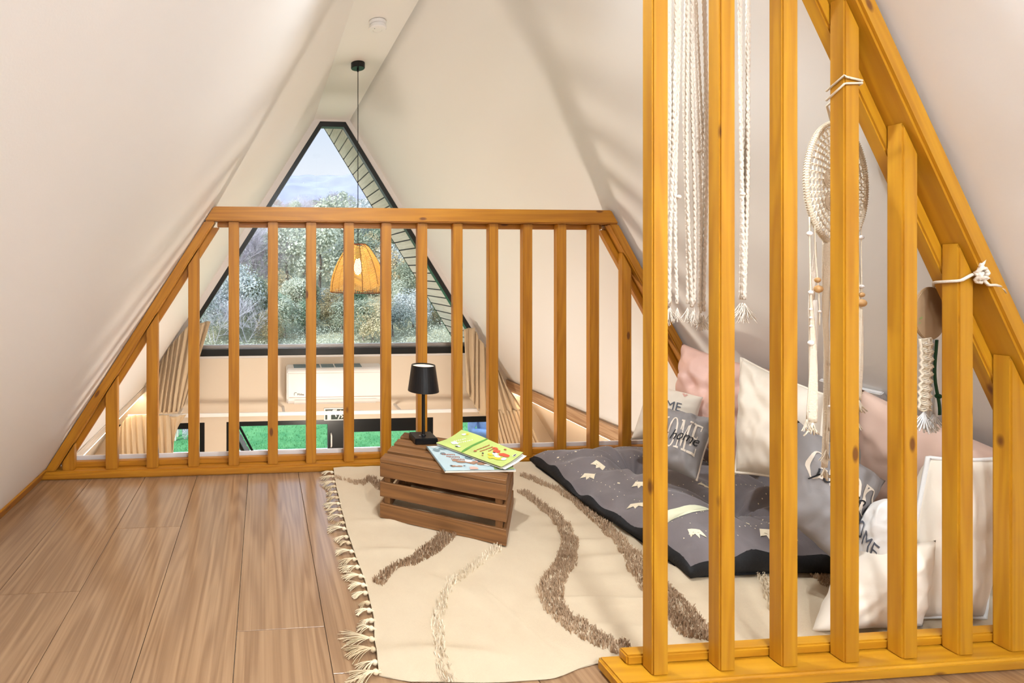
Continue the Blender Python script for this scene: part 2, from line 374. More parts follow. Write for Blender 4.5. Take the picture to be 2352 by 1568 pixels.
# loft floor: planks
m = MB(); xs = [-1.09, -.822, -.571, -.322, -.074, .172, .421, .67, .918, 1.167, 1.416, 1.664, 1.913, 2.161, 2.41, 2.62]
joints = {0: [1.1, -.2], 1: [1.612, .35], 2: [1.99, .7], 3: [1.15, -.1], 4: [1.398, .1], 5: [1.232, .0], 6: [1.9, .6]}
for i in range(len(xs) - 1):
    ys = [YB] + sorted(joints.get(i, [.3 + .37 * (i % 4), 1.7])) + [2.556]
    for a, b in zip(ys, ys[1:]):
        o = (R.random() * 9, R.random() * 9, R.random() * 9); x0, x1 = xs[i] + .0008, xs[i + 1] - .0008
        a += .0008; b -= .0008; cx_ = (x0 + x1) / 2
        gf = lambda v: (v.x - cx_ + o[0], v.z + o[1], v.y + o[2])
        m.prism([(x0, a, -.012), (x1, a, -.012), (x1, b, -.012), (x0, b, -.012)], (0, 0, .012), gf)
fl = m.build('floor', M['floor'], bevel=.0009, seg=1); struct(fl, 'oak laminate plank floor of the loft')
m = MB(); m.box((-1.2, YB, -.2), (2.66, 2.556, -.013)); struct(m.build('floor_slab', M['white']))
m = MB()
m.prism([(XL(0) + .002, YB, .001), (XL(0) + .016, YB, .001), (XL(.052) + .016, YB, .056), (XL(.052) + .003, YB, .056)], (0, 2.463 - YB, 0), lambda v: (v.x, v.z, v.y))
struct(m.build('baseboard_left', M['pine'], bevel=.002), 'thin pine baseboard along the left wall')

# ------------------------------------------------------------------ gable wall, window, doors
G0, G1 = YG, YG + .14
def gx(z): return XL(z) - .1
def gxr(z): return XRB(z) + .15
m = MB(); zt = .14; zdt = -.483; D0, D1 = -.361, 1.711; WA, WB = -1.5, -.572; WC, WD = 1.9, 2.38; wz = -.489; wzb = -2.1
def slab(p): m.prism([(x, G0, z) for x, z in p], (0, G1 - G0, 0))
slab([(gx(zt), zt), (gx(zdt), zdt), (gxr(zdt), zdt), (gxr(zt), zt)])
slab([(WB, zdt), (WB, ZL), (D0, ZL), (D0, zdt)])
slab([(D1, zdt), (D1, ZL), (WC, ZL), (WC, zdt)])
slab([(gx(zdt), zdt), (gx(ZL), ZL), (WA, ZL), (WA, zdt)])
slab([(WD, zdt), (WD, ZL), (gxr(ZL), ZL), (gxr(zdt), zdt)])
slab([(WA, wzb), (WA, ZL), (WB, ZL), (WB, wzb)]); slab([(WC, wzb), (WC, ZL), (WD, ZL), (WD, wzb)])
struct(m.build('wall_front', M['cream_wall']), 'cream gable wall below the big window')
# big trapezoid window
w1 = sempty('window_1', (.68, YG, .14)); w1['label'] = 'big trapezoid gable window with dark frame'
def ring(mb, outer, inner, y0, y1):
    n = len(outer)
    for i in range(n):
        j = (i + 1) % n
        mb.prism([(outer[i][0], y0, outer[i][1]), (outer[j][0], y0, outer[j][1]), (inner[j][0], y0, inner[j][1]), (inner[i][0], y0, inner[i][1])], (0, y1 - y0, 0))
def trap(off, zb, ztp):
    return [(XL(zb) + off + .02, zb), (XRB(zb) - off, zb), (XRB(ztp) - off, ztp), (XL(ztp) + off + .02, ztp)]
o1, o2, o3 = trap(-.03, .14, 2.50), trap(.05, .16, 2.485), trap(.10, .225, 2.435)
mb = MB(); ring(mb, o1, o2, YG + .004, YG + .06); mb.build('trim', M['trim_white'], w1)
mb = MB(); ring(mb, o2, o3, YG + .015, YG + .09); mb.build('frame', M['frame'], w1)
o4 = trap(.104, .262, 2.432)
mb = MB(); mb.prism([(o3[0][0], YG + .07, .225), (o3[1][0], YG + .07, .225), (o4[1][0], YG + .07, .26), (o4[0][0], YG + .07, .26)], (0, .03, 0)); mb.build('sill_rail', M['steel'], w1)
mb = MB(); mb.prism([(x, YG + .055, z) for x, z in o3], (0, .006, 0)); mb.build('pane', M['glass'], w1)
# lower side windows
for k, (a, b) in enumerate(((WA, WB), (WC, WD))):
    w = sempty('window_%d' % (k + 2), (a, YG, wzb))
    mb = MB(); ou = [(a, wzb), (b, wzb), (b, wz), (a, wz)]; inn = [(a + .047, wzb + .05), (b - .047, wzb + .05), (b - .047, wz - .055), (a + .047, wz - .055)]
    ring(mb, ou, inn, YG + .005, YG + .08); mb.build('frame', M['frame'], w)
    mb = MB(); mb.prism([(x, YG + .045, z) for x, z in inn], (0, .006, 0)); mb.build('pane', M['glass'], w)
# sliding doors
d1 = sempty('door_1', (D0, YG, ZL)); d1['label'] = 'black framed sliding glass doors of the lower storey'
mb = MB(); ring(mb, [(D0, ZL), (D1, ZL), (D1, zdt), (D0, zdt)], [(D0 + .04, ZL + .06), (D1 - .02, ZL + .06), (D1 - .02, zdt - .045), (D0 + .04, zdt - .045)], YG + .002, YG + .11); mb.build('frame', M['frame'], d1)
mb = MB(); ring(mb, [(.64, ZL + .06), (D1 - .02, ZL + .06), (D1 - .02, zdt - .045), (.64, zdt - .045)], [(.81, ZL + .14), (D1 - .13, ZL + .14), (D1 - .13, zdt - .135), (.81, zdt - .135)], YG + .02, YG + .06); lf = mb.build('door_leaf', M['frame'], d1)
mb = MB(); mb.prism([(.81, YG + .038, ZL + .14), (D1 - .13, YG + .038, ZL + .14), (D1 - .13, YG + .038, zdt - .135), (.81, YG + .038, zdt - .135)], (0, .006, 0)); mb.build('leaf_pane', M['glass'], lf)
mb = MB(); mb.prism([(D0 + .04, YG + .075, ZL + .06), (.66, YG + .075, ZL + .06), (.66, YG + .075, zdt - .045), (D0 + .04, YG + .075, zdt - .045)], (0, .006, 0)); mb.build('fixed_pane', M['glass'], d1)
mb = MB(); mb.tube([(.672, YG + .012, -.62), (.672, YG - .02, -.64), (.672, YG - .02, -.74), (.672, YG + .012, -.76)], .008, 8); mb.build('door_handle', M['white'], d1, smooth=True)
# roof overhang outside the gable (soffit boards)
for nm, side in (('left', -1), ('right', 1)):
    r_ = sempty('roof_overhang_' + nm, (.68, YG, 2.5))
    f_ = (lambda z: XRB(z) - .03) if side > 0 else (lambda z: XL(z) + .03)
    mb = MB(); mb.prism([(f_(2.76), G1, 2.76), (f_(-2.6), G1, -2.6), (f_(-2.6) + side * .15, G1, -2.6), (f_(2.76) + side * .15, G1, 2.76)], (0, .77, 0)); mb.build('soffit_backing', M['soffit_gap'], r_)
    mb = MB(); n_ = 60
    for i in range(n_):
        za, zb_ = lerp(2.76, -2.6, (i + .1) / n_), lerp(2.76, -2.6, (i + .95) / n_); e = -side * .008; ii = R.random() * 7
        mb.prism([(f_(za), G1, za), (f_(zb_), G1, zb_), (f_(zb_) + e, G1, zb_), (f_(za) + e, G1, za)], (0, .76, 0), lambda v: (v.x + ii, v.z + ii, v.y + ii))
    mb.build('soffit_boards', M['soffit'], r_)
    mb = MB(); mb.prism([(f_(2.74) - side * .012, G1 + .76, 2.74), (f_(-2.6) - side * .012, G1 + .76, -2.6), (f_(-2.6) + side * .2, G1 + .76, -2.6), (f_(2.74) + side * .2, G1 + .76, 2.74)], (0, .02, 0)); mb.build('fascia', M['frame'], r_)
# ------------------------------------------------------------------ railings
PINE = M['pine']
def post(x0, x1, y0, y1, z0, zfun):
    """square baluster with a top cut to the slope zfun(x)"""
    mb = MB(); o = (R.random() * 5, R.random() * 5, R.random() * 5)
    mb.prism([(x0, y0, z0), (x1, y0, z0), (x1, y0, zfun(x1)), (x0, y0, zfun(x0))], (0, y1 - y0, 0), lambda v: (v.x - x0 + o[0], v.y - y0 + o[1], v.z + o[2]))
    return mb
Y0 = 2.466
rail = thing('loft_railing', (.7, Y0, 0), 'long pine railing at the far loft edge, facing the big gable window', 'railing')
RL = lambda z: XL(z) + .003                       # outer line of the left rafter
RR = lambda z: 1.803 - (z - 1.312) * .575         # outer line of the right rafter
mb = MB(); mb.beam((-1.067, Y0, .001), (2.50, Y0, .001), (0, 0, .038), (0, .09, 0), cut0=.024, cut1=-.025); mb.build('base_rail', PINE, rail, bevel=.008)
mb = MB(); mb.beam((-.98, Y0 + .054, .0395), (2.42, Y0 + .054, .0395), (0, 0, .026), (0, .03, 0)); mb.build('base_lath', PINE, rail, bevel=.003)
mb = MB(); mb.box((-.95, Y0 + .0905, .001), (2.44, Y0 + .1, .082), 0); mb.build('white_edge_strip', M['trim_white'], rail)
mb = MB(); mb.beam((RL(1.242), Y0, 1.242), (RR(1.242), Y0, 1.242), (0, 0, .071), (0, .09, 0), cut0=.071 * .629, cut1=-.071 * .575); mb.build('top_rail', PINE, rail, bevel=.005)
mb = MB(); mb.beam((RL(1.22) + .07, Y0 + .054, 1.216), (RR(1.22) - .07, Y0 + .054, 1.216), (0, 0, .0255), (0, .03, 0)); mb.build('top_lath', PINE, rail, bevel=.003)
def rafter(fn, z0, z1, off, th, ya, yb, side):
    """sloped bar whose outer face lies on x = fn(z) shifted inward by off"""
    k = (fn(1) - fn(0)); n = Vector((-side, 0, side * k)).normalized()      # inward normal in the xz plane
    p0 = Vector((fn(z0), ya, z0)) + n * off; p1 = Vector((fn(z1), ya, z1)) + n * off
    mb = MB(); mb.beam(p0, p1, n * th, (0, yb - ya, 0)); return mb
def rafter2(fn, zc0, zc1, th, ya, yb, side):
    """sloped bar with horizontal end cuts at heights zc0 and zc1"""
    k = fn(1) - fn(0); w = th * math.sqrt(1 + k * k) * -side; o = (R.random() * 5, R.random() * 5, R.random() * 5)
    mb = MB(); d = Vector((k, 0, 1)).normalized()
    poly = [(fn(zc0), ya, zc0), (fn(zc0) + w, ya, zc0), (fn(zc1) + w, ya, zc1), (fn(zc1), ya, zc1)]
    mb.prism(poly, (0, yb - ya, 0), lambda v: ((v.x - fn(v.z)) + o[0], v.y - ya + o[1], v.dot(d) + o[2])); return mb
rafter2(RL, .0395, 1.2415, .043, Y0 + .004, Y0 + .088, -1).build('rafter', PINE, rail, bevel=.005)
rafter2(RR, .0395, 1.2415, .043, Y0 + .004, Y0 + .088, 1).build('rafter', PINE, rail, bevel=.005)
kL = math.sqrt(1 + .629 ** 2) * .0435; kR = math.sqrt(1 + .575 ** 2) * .0435
rafter2(lambda z: RL(z) + kL, .067, 1.214, .028, Y0 + .054, Y0 + .084, -1).build('rafter_lath', PINE, rail, bevel=.003)
rafter2(lambda z: RR(z) - kR, .067, 1.214, .028, Y0 + .054, Y0 + .084, 1).build('rafter_lath', PINE, rail, bevel=.003)
def far_top(x):
    zl = (x - kL - .004 - (-1.067)) / .629; zr = 1.312 + (1.803 - kR - .002 - x) / .575
    return min(1.2412, zl, zr)
for a, b in [(-.962, -.907), (-.761, -.705), (-.567, -.513), (-.367, -.315), (-.171, -.120), (.022, .072), (.213, .263), (.404, .454), (.594, .644), (.780, .830), (.966, 1.015), (1.153, 1.203), (1.335, 1.385), (1.519, 1.569), (1.698, 1.748), (1.876, 1.926), (2.055, 2.105)]:
    p = post(a, b, Y0 + .018, Y0 + .0535, .0385, far_top).build('baluster', PINE, rail, bevel=.003)
# near partition
Y1 = 1.105
part = thing('loft_partition', (1.4, Y1, 0), 'tall pine slat partition in the foreground right, cushions heaped behind it', 'partition')
PR = lambda z: 1.489 - (z - 1.655) * .517
mb = MB(); mb.beam((.834, Y1, .001), (2.37, Y1, .001), (0, 0, .033), (0, .092, 0)); mb.build('base_rail', M['pine_gold'], part, bevel=.007, seg=3)
mb = MB(); mb.beam((.886, Y1 + .053, .0345), (2.29, Y1 + .053, .0345), (0, 0, .024), (0, .031, 0)); mb.build('base_lath', M['pine_gold'], part, bevel=.004)
rafter2(PR, .0345, 2.44, .045, Y1, Y1 + .092, 1).build('rafter', M['pine_gold'], part, bevel=.006)
kP = math.sqrt(1 + .517 ** 2)
rafter2(lambda z: PR(z) - .0455 * kP, .06, 2.35, .03, Y1 + .053, Y1 + .084, 1).build('rafter_lath', M['pine_gold'], part, bevel=.004)
def near_top(x): return min(2.44, 1.655 + (1.489 - .0455 * kP - .002 - x) / .517)
for x0, w in ((.9235, .041), (1.0955, .041), (1.258, .043), (1.424, .0415), (1.583, .0415), (1.738, .0415), (1.885, .0415)):
    post(x0, x0 + w, Y1 + .018, Y1 + .0525, .0335, near_top).build('slat_post', M['pine_gold'], part, bevel=.0035)
mb = MB(); mb.box((.88, Y1 + .02, 2.441), (1.11, Y1 + .08, 2.49), 0); mb.build('top_block', M['pine_gold'], part, bevel=.003)
# ------------------------------------------------------------------ crate
ang = math.atan2(-.517, .857)
KO = Vector((.463, 1.966, .016)); ux = Vector((math.cos(ang), math.sin(ang), 0)); uy = Vector((-math.sin(ang), math.cos(ang), 0)); uz = Vector((0, 0, 1))
def kp(a, b, c): return KO + ux * a + uy * b + uz * c
crate = thing('wooden_crate', KO + ux * .23 + uy * .18, 'upturned brown slatted wooden crate used as a table on the cream rug', 'crate')
CL, CW, PT = .468, .365, .012
def kbar(name, a0, b0, c0, a1, b1, c1, along, parent=crate):
    mb = MB(); lo = kp(a0, b0, c0)
    if along == 'x': mb.beam(lo, kp(a1, b0, c0), uz * (c1 - c0), uy * (b1 - b0))
    elif along == 'y': mb.beam(lo, kp(a0, b1, c0), uz * (c1 - c0), ux * (a1 - a0))
    else: mb.beam(lo, kp(a0, b0, c1), ux * (a1 - a0), uy * (b1 - b0))
    return mb.build(name, M['crate'], parent, bevel=.0015, seg=1)
rows = [(0, .058), (.0845, .1425), (.163, .219)]
for c0, c1 in rows:
    kbar('side_slat', 0, 0, c0, CL, PT, c1, 'x'); kbar('side_slat', 0, CW - PT, c0, CL, CW, c1, 'x')
    kbar('end_slat', 0, PT + .001, c0, PT, CW - PT - .001, c1, 'y'); kbar('end_slat', CL - PT, PT + .001, c0, CL, CW - PT - .001, c1, 'y')
for a in (PT + .001, CL - PT - .026):
    for b in (PT + .001, CW - PT - .026): kbar('corner_post', a, b, 0, a + .025, b + .025, .219, 'z')
for i in range(4):
    b0 = i * .0983; kbar('top_slat', 0, b0, .220, CL, b0 + .070, .2345, 'x')
ZT = KO.z + .2345
# ------------------------------------------------------------------ table lamp
LX, LY = .7, 2.15
lamp = thing('table_lamp', (LX, LY, ZT), 'black table lamp with cone shade and square base standing on the crate', 'lamp')
mb = MB(); mb.box((LX - .05, LY - .045, ZT + .001), (LX + .05, LY + .05, ZT + .027)); mb.build('base', M['black'], lamp, bevel=.003)
mb = MB(); mb.lathe([(.012, .027), (.012, .03), (.0075, .034), (.0075, .26), (.03, .262), (.03, .266)], (LX, LY, ZT), 20); mb.build('stem', M['black'], lamp, smooth=False)
mb = MB(); mb.lathe([(.006, .0275), (.006, .031), (.003, .032)], (LX - .018, LY - .012, ZT), 10); mb.build('touch_button', M['steel'], lamp)
mb = MB(); mb.lathe([(.066, .222), (.067, .222), (.051, .3355), (.0495, .3355), (.0645, .2225)], (LX, LY, ZT), 40, caps=False); mb.build('lamp_shade', M['black'], lamp, smooth=False)
mb = MB(); mb.lathe([(.0492, .3275), (.0492, .329), (.0, .329)], (LX, LY, ZT), 36, caps=False); mb.build('diffuser', M['lampglow'], lamp)
mb = MB(); mb.lathe([(.0, .25), (.06, .25)], (LX, LY, ZT), 30, caps=False); mb.build('lower_diffuser', M['lampglow'], lamp)
# ------------------------------------------------------------------ booklets
def sheet(p00, p10, p11, p01, th, fz=None):
    """thin booklet block on a quad with height offset fz(u,v)"""
    P = [Vector(p) for p in (p00, p10, p11, p01)]
    def f(u, v):
        q = P[0] * (1 - u) * (1 - v) + P[1] * u * (1 - v) + P[2] * u * v + P[3] * (1 - u) * v
        return q + Vector((0, 0, fz(u, v) if fz else 0))
    mb = MB(); mb.grid(f, 16, 12); return mb, f
def decal(mb, f, pts, dz=.0012, n=1):
    """flat printed shape given in the (u,v) of surface f"""
    vs = [f(u, v) + Vector((0, 0, dz)) for u, v in pts]; c = Vector()
    for v in vs: c += v
    cu = sum(p[0] for p in pts) / len(pts); cv = sum(p[1] for p in pts) / len(pts)
    k = len(vs); mb.add(vs + [f(cu, cv) + Vector((0, 0, dz))], [(i, (i + 1) % k, k) for i in range(k)])
def blob(cu, cv, ru, rv, n=12, j=.25, rr=None):
    rr = rr or R
    return [(cu + ru * math.cos(2 * math.pi * i / n) * (1 + j * (rr.random() - .5) * 2), cv + rv * math.sin(2 * math.pi * i / n) * (1 + j * (rr.random() - .5) * 2)) for i in range(n)]
zb = ZT + .0015
def scribble(mb, f, u0, v0, du, dv, n, size, w, dz=.0014):
    """a row of small handwritten marks"""
    for i in range(n):
        u, v = u0 + du * i, v0 + dv * i
        pts = [f(u + size * (.1 * k) * du / abs(du or 1) * .5, v + size * .5 * math.sin(k * 1.9 + i)) + Vector((0, 0, dz)) for k in range(6)]
        mb.tube(pts, w, 4)
blue = [(.670, 1.806, zb), (.936, 1.795, zb), (.955, 2.055, zb), (.686, 2.066, zb)]
bb = thing('picture_booklet', (.8, 1.93, ZT), 'pale blue picture booklet lying flat on the crate under the green one', 'book')
mb, fb = sheet(*blue, 0, lambda u, v: .007 + .001 * math.sin(u * 3)); mb.build('cover', M['book_blue'], bb, smooth=True)
mb = MB(); mb.prism([Vector(p) for p in blue], (0, 0, .0055)); mb.build('pages', M['paper'], bb)
mb = MB(); mb.tube([fb(0, v / 8) for v in range(9)], .0028, 6); mb.build('spine', M['art_slate'], bb, smooth=True)
def art(parent, f, specs):
    for i, (mat, shapes) in enumerate(specs):
        for k, s_ in enumerate(shapes):
            mb = MB(); decal(mb, f, s_, .0012 + .0004 * i); mb.build('printed_picture', M[mat], parent)
art(bb, fb, [('art_slate', [blob(.10, .80, .05, .06), blob(.16, .66, .04, .05), blob(.22, .86, .07, .05), blob(.5, .45, .06, .08), blob(.62, .30, .06, .05)]),
             ('art_olive', [[(.70, 0.01), (.99, 0.01), (.99, .45), (.85, .38), (.76, .2)], blob(.8, .3, .06, .1)]),
             ('art_brown', [blob(.33, .30, .07, .05), blob(.48, .27, .08, .06), blob(.60, .22, .07, .05), blob(.17, .15, .04, .03), blob(.25, .14, .05, .025), blob(.25, .36, .05, .03), blob(.7, .3, .06, .06)]),
             ('art_white', [blob(.44, .33, .05, .05), blob(.58, .38, .06, .03), blob(.1, .93, .06, .03), blob(.66, .16, .05, .03)]),
             ('art_pink', [[(.36, .01), (.48, .01), (.48, .08), (.44, .11), (.38, .1)], blob(.55, .3, .02, .03)]),
             ('art_dark', [blob(.77, .06, .03, .03), blob(.32, .14, .02, .01), blob(.14, .16, .02, .015)])])
mb = MB()
for r_ in range(3): scribble(mb, fb, .14 + .04 * r_, .62 - .1 * r_, .024, -.004, 8, .05, .0008)
mb.build('printed_lettering', M['art_rust'], bb)
green = [(.728, 2.068, zb + .016), (.877, 1.788, zb + .016), (1.011, 1.88, zb + .016), (.876, 2.16, zb + .016)]
gb = thing('story_booklet', (.87, 1.97, ZT + .012), 'lime green story booklet with curled corners lying on top of the blue one', 'book')
gz = lambda u, v: .004 + .026 * (max(0, v - .35) ** 1.5) * (1 - u * .5) * 1.6 + .03 * max(0, u - .45) ** 1.6 * (.25 + v) + .006 * math.sin(u * 5) * v
mb, fg = sheet(*green, 0, gz); cg = mb.build('cover', M['book_green'], gb, smooth=True)
mb, _f = sheet(*green, 0, lambda u, v: gz(u, v) - .0035 - .004 * u); mb.build('pages', M['paper'], gb, smooth=True)
mb, _f = sheet(*[Vector(p) + Vector((.012 * (i in (1, 2)), -.004, -.004)) for i, p in enumerate(green)], 0, lambda u, v: gz(u, v) * .75 - .003); mb.build('back_cover', M['white'], gb, smooth=True)
art(gb, fg, [('art_green', [[(.40 + .055 * math.sin(t * 3.0 + .3) * -1 + .03 + w, t) for t, w in [(i / 10, 0) for i in range(11)] + [(1 - i / 10, .022) for i in range(11)]]]),
             ('art_red', [blob(.72, .66, .05, .09), blob(.84, .62, .07, .10), blob(.66, .76, .04, .05)]),
             ('art_yellow', [blob(.84, .36, .05, .09), blob(.76, .28, .04, .08), blob(.16, .88, .02, .04), blob(.70, .42, .04, .05)]),
             ('art_white', [blob(.74, .52, .04, .06), blob(.80, .45, .04, .06), blob(.17, .32, .06, .09), blob(.12, .82, .03, .05), blob(.28, .22, .04, .05), blob(.9, .42, .03, .08), blob(.955, .74, .018, .08)]),
             ('art_dark', [blob(.715, .56, .02, .03), blob(.27, .18, .02, .03), blob(.62, .34, .014, .03), blob(.955, .74, .01, .06)]),
             ('art_rust', [blob(.66, .22, .012, .03), blob(.52, .30, .02, .05), blob(.78, .86, .02, .03)])])
mb = MB()
for r_ in range(2): scribble(mb, fg, .50 + .055 * r_, .42 - .02 * r_, .006, .046, 9, .05, .0011)
scribble(mb, fg, .63, .55, .004, .05, 5, .05, .001)
mb.build('printed_lettering', M['art_rust'], gb)
mb = MB(); scribble(mb, fg, .12, .42, .016, .05, 6, .05, .001); scribble(mb, fg, .2, .42, .016, .05, 7, .05, .001); mb.build('printed_subtitle', M['paper'], gb)
# ------------------------------------------------------------------ ceiling fixtures
sm = thing('smoke_detector', (.686, 2.975, ZC), 'round white smoke detector on the ceiling strip', 'smoke detector')
mb = MB(); mb.lathe([(.05, -.001), (.052, -.004), (.052, -.02), (.047, -.022)], (.686, 2.975, ZC), 36); mb.build('mounting_base', M['white'], sm)
mb = MB(); mb.lathe([(.047, -.0225), (.053, -.036), (.053, -.044), (.048, -.05), (.028, -.052), (.027, -.05), (.0, -.05)], (.686, 2.975, ZC), 36); mb.build('cover', M['white'], sm)
mb = MB(); mb.ball((.664, 2.955, ZC - .0515), .003, 8); mb.build('indicator', M['art_slate'], sm)
PX, PY = .682, 3.582
pd = thing('pendant_lamp', (PX, PY, ZC), 'woven amber rattan pendant lamp glowing in front of the window', 'lamp')
mb = MB(); mb.lathe([(.05, -.001), (.05, -.036), (.047, -.04), (.0, -.04)], (PX, PY, ZC), 36); mb.lathe([(.007, -.04), (.007, -.06), (.003, -.066)], (PX, PY, ZC), 14); mb.build('ceiling_rose', M['black'], pd)
mb = MB(); mb.tube([(PX, PY, ZC - .06), (PX, PY, 1.8), (PX, PY, 1.16)], .0028, 8); mb.build('cord', M['black'], pd)
mb = MB(); mb.lathe([(.016, 0), (.02, -.01), (.02, -.07), (.016, -.08)], (PX, PY, 1.165), 20); mb.build('bulb_holder', M['black'], pd)
mb = MB(); mb.lathe([(.012, 0), (.02, -.02), (.028, -.055), (.027, -.085), (.016, -.11), (.0, -.118)], (PX, PY, 1.085), 20); mb.build('bulb', M['bulb'], pd, smooth=True)
ZS0, ZS1 = 1.19, .845
def shade(th, t, half):
    """dome surface; th angle, t 0 top .. 1 rim"""
    r = .056 + (.205 - .056) * math.sin(min(t, 1) * math.pi * .5) ** .82
    k = 2 * math.pi / 5; a = ((th + .35) % k) / k
    flute = abs(a - .5) * 2                                     # 0 at short ribs, 1 at long ribs
    r *= 1 - .05 * (1 - flute) * t
    return Vector((PX + r * math.cos(th), PY + r * math.sin(th), lerp(ZS0, ZS1, t) + .012 * (1 - flute) * t * 0))
rb = MB(); wv = MB(); K = 5
for i in range(K):
    tl = -.35 + i * 2 * math.pi / K; ts = tl + math.pi / K
    rb.tube([shade(tl, t / 14, 0) for t in range(15)], .0028, 5)
    rb.tube([shade(ts, t / 14 * .82, 0) for t in range(15)], .0028, 5)
    for sgn in (-1, 1):
        nrow = 31
        for j in range(nrow):
            t0 = .02 + .80 * j / (nrow - 1); t1 = min(1.0, t0 + .045 + .135 * t0)
            th1 = ts + sgn * math.pi / K
            wv.tube([shade(lerp(ts, th1, q / 4), lerp(t0, t1, q / 4), 0) for q in range(5)], .0031, 4, cap=False)
        for q in range(9):                                      # fringe of strings in the lower triangles
            th = lerp(ts, ts + sgn * math.pi / K, (q + .3) / 9.3); tt = lerp(.82, 1, (q + .3) / 9.3)
            wv.tube([shade(th, tt, 0), shade(th + .03 * (R.random() - .5), 1, 0)], .0022, 4, cap=False)
rb.tube([shade(2 * math.pi * i / 60, 1, 0) for i in range(60)], .0034, 5, closed=True)
rb.tube([shade(2 * math.pi * i / 40, 0, 0) for i in range(40)], .003, 5, closed=True)
for k in range(4):
    a = k * math.pi / 2; rb.tube([shade(a, 0, 0), (PX, PY, ZS0 - .002)], .002, 4)
wv.build('woven_shade', M['rattan'], pd, smooth=True); rb.build('shade_ribs', M['rattan_rib'], pd, smooth=True)
for i, (x, y) in enumerate(((.68, 1.5), (.68, .1), (.68, -1.1))):
    t = thing('ceiling_spotlight', (x, y, ZC), 'small recessed white ceiling spotlight, %s along the ridge' % ('nearest the partition', 'middle one', 'farthest from the window')[i], 'light', 'ceiling spotlights')
    mb = MB(); mb.lathe([(.055, -.001), (.055, -.012), (.04, -.014), (.038, -.006)], (x, y, ZC), 28, caps=False); mb.build('rim', M['white'], t)
    mb = MB(); mb.lathe([(.038, -.004), (.0, -.004)], (x, y, ZC), 28, caps=False); mb.build('lens', M['downlight'], t)
# ------------------------------------------------------------------ air conditioner, exit sign, curtain rail, socket
AX0, AX1, AY0, AZ0, AZ1 = .222, 1.16, YG - .2, -.285, .075
ac = thing('air_conditioner', (.68, YG, AZ0), 'white split air conditioner on the gable wall under the big window', 'air conditioner')
prof = [(YG - .002, AZ1), (AY0 + .03, AZ1 - .012), (AY0, AZ1 - .045), (AY0 - .004, AZ0 + .06), (AY0 + .02, AZ0 + .03), (AY0 + .075, AZ0), (YG - .002, AZ0 + .005)]
mb = MB(); mb.prism([(AX0, y, z) for y, z in prof], (AX1 - AX0, 0, 0)); mb.build('body', M['white'], ac, bevel=.012, seg=3, smooth=False)
mb = MB()
for i in range(5):
    xa_ = AX0 + .07 + i * .135
    for k in range(6): mb.box((xa_, AY0 + .05 + k * .02, AZ1 - .011 + .0012 * k), (xa_ + .12, AY0 + .06 + k * .02, AZ1 - .0055 + .0022 * k))
mb.build('top_grille', M['art_slate'], ac)
mb = MB(); mb.prism([(AX0 + .07, AY0 - .006, AZ0 + .056), (AX0 + .07, AY0 + .016, AZ0 + .026), (AX0 + .07, AY0 + .07, AZ0 - .004), (AX0 + .07, AY0 + .07, AZ0 + .006), (AX0 + .07, AY0 + .02, AZ0 + .036)], (AX1 - AX0 - .14, 0, 0)); mb.build('louvre_flap', M['white'], ac)
mb = MB(); mb.box((AX0 + .02, AY0 - .0065, AZ0 + .078), (AX1 - .02, AY0 - .003, AZ0 + .0815)); mb.build('panel_seam', M['art_brown'], ac)
def text_mesh(body, size, shear=0, sub=0, extrude=0):
    cu = bpy.data.curves.new('lettering', 'FONT'); cu.body = body; cu.size = size; cu.shear = shear; cu.align_x = 'CENTER'; cu.align_y = 'CENTER'; cu.resolution_u = 3
    ob = bpy.data.objects.new('lettering', cu); C.objects.link(ob); bpy.context.view_layer.update()
    me = bpy.data.meshes.new_from_object(ob.evaluated_get(bpy.context.evaluated_depsgraph_get()))
    bpy.data.objects.remove(ob); bpy.data.curves.remove(cu)
    bm = bmesh.new(); bm.from_mesh(me); bmesh.ops.triangulate(bm, faces=bm.faces)
    for _ in range(sub): bmesh.ops.subdivide_edges(bm, edges=list(bm.edges), cuts=1, use_grid_fill=True)
    bmesh.ops.triangulate(bm, faces=bm.faces)
    vs = [tuple(v.co) for v in bm.verts]; bm.verts.ensure_lookup_table(); fs = [tuple(v.index for v in f.verts) for f in bm.faces]; bm.free(); bpy.data.meshes.remove(me)
    return vs, fs
vs_, fs_ = text_mesh('Midea', .028, .1)
lx, lz = AX0 + .13, AZ0 + .108
mb = MB(); mb.add([(lx + v[0], AY0 - .0065, lz + v[1]) for v in vs_], fs_); mb.tube([(lx - .046 + .016 * math.cos(a), AY0 - .0065, lz + .002 + .018 * math.sin(a)) for a in [1.0 + .25 * i for i in range(12)]], .0016, 4); mb.build('maker_lettering', M['ink'], ac)
ex0, ex1, ez0, ez1 = .600, .815, -.492, -.365; yx = YG - .012
ex = thing('exit_sign', ((ex0 + ex1) / 2, YG, ez0), 'green emergency exit sign above the sliding doors, behind the curtain rail', 'sign')
mb = MB(); mb.box((ex0, yx, ez0 + .004), (ex1, YG - .001, ez1)); mb.build('plate', M['white'], ex, bevel=.002)
mb = MB(); mb.box((ex0 + .012, yx - .002, ez0 + .014), (ex1 - .012, yx - .0005, ez1 - .012)); mb.build('green_panel', M['exit_green'], ex)
mb = MB(); q = lambda pts: mb.prism([(ex0 + .012 + x * .191, yx - .0035, ez0 + .014 + z * .101) for x, z in pts], (0, .0012, 0))
q([(.10, .02), (.30, .02), (.30, .88), (.10, .88)])
q([(.42, .98), (.62, .98), (.52, .62)]); q([(.36, .9), (.42, .98), (.60, .30), (.54, .22), (.52, .4)])
mb.ball((ex0 + .012 + .80 * .191, yx - .0035, ez0 + .014 + .86 * .101), .009, 8)
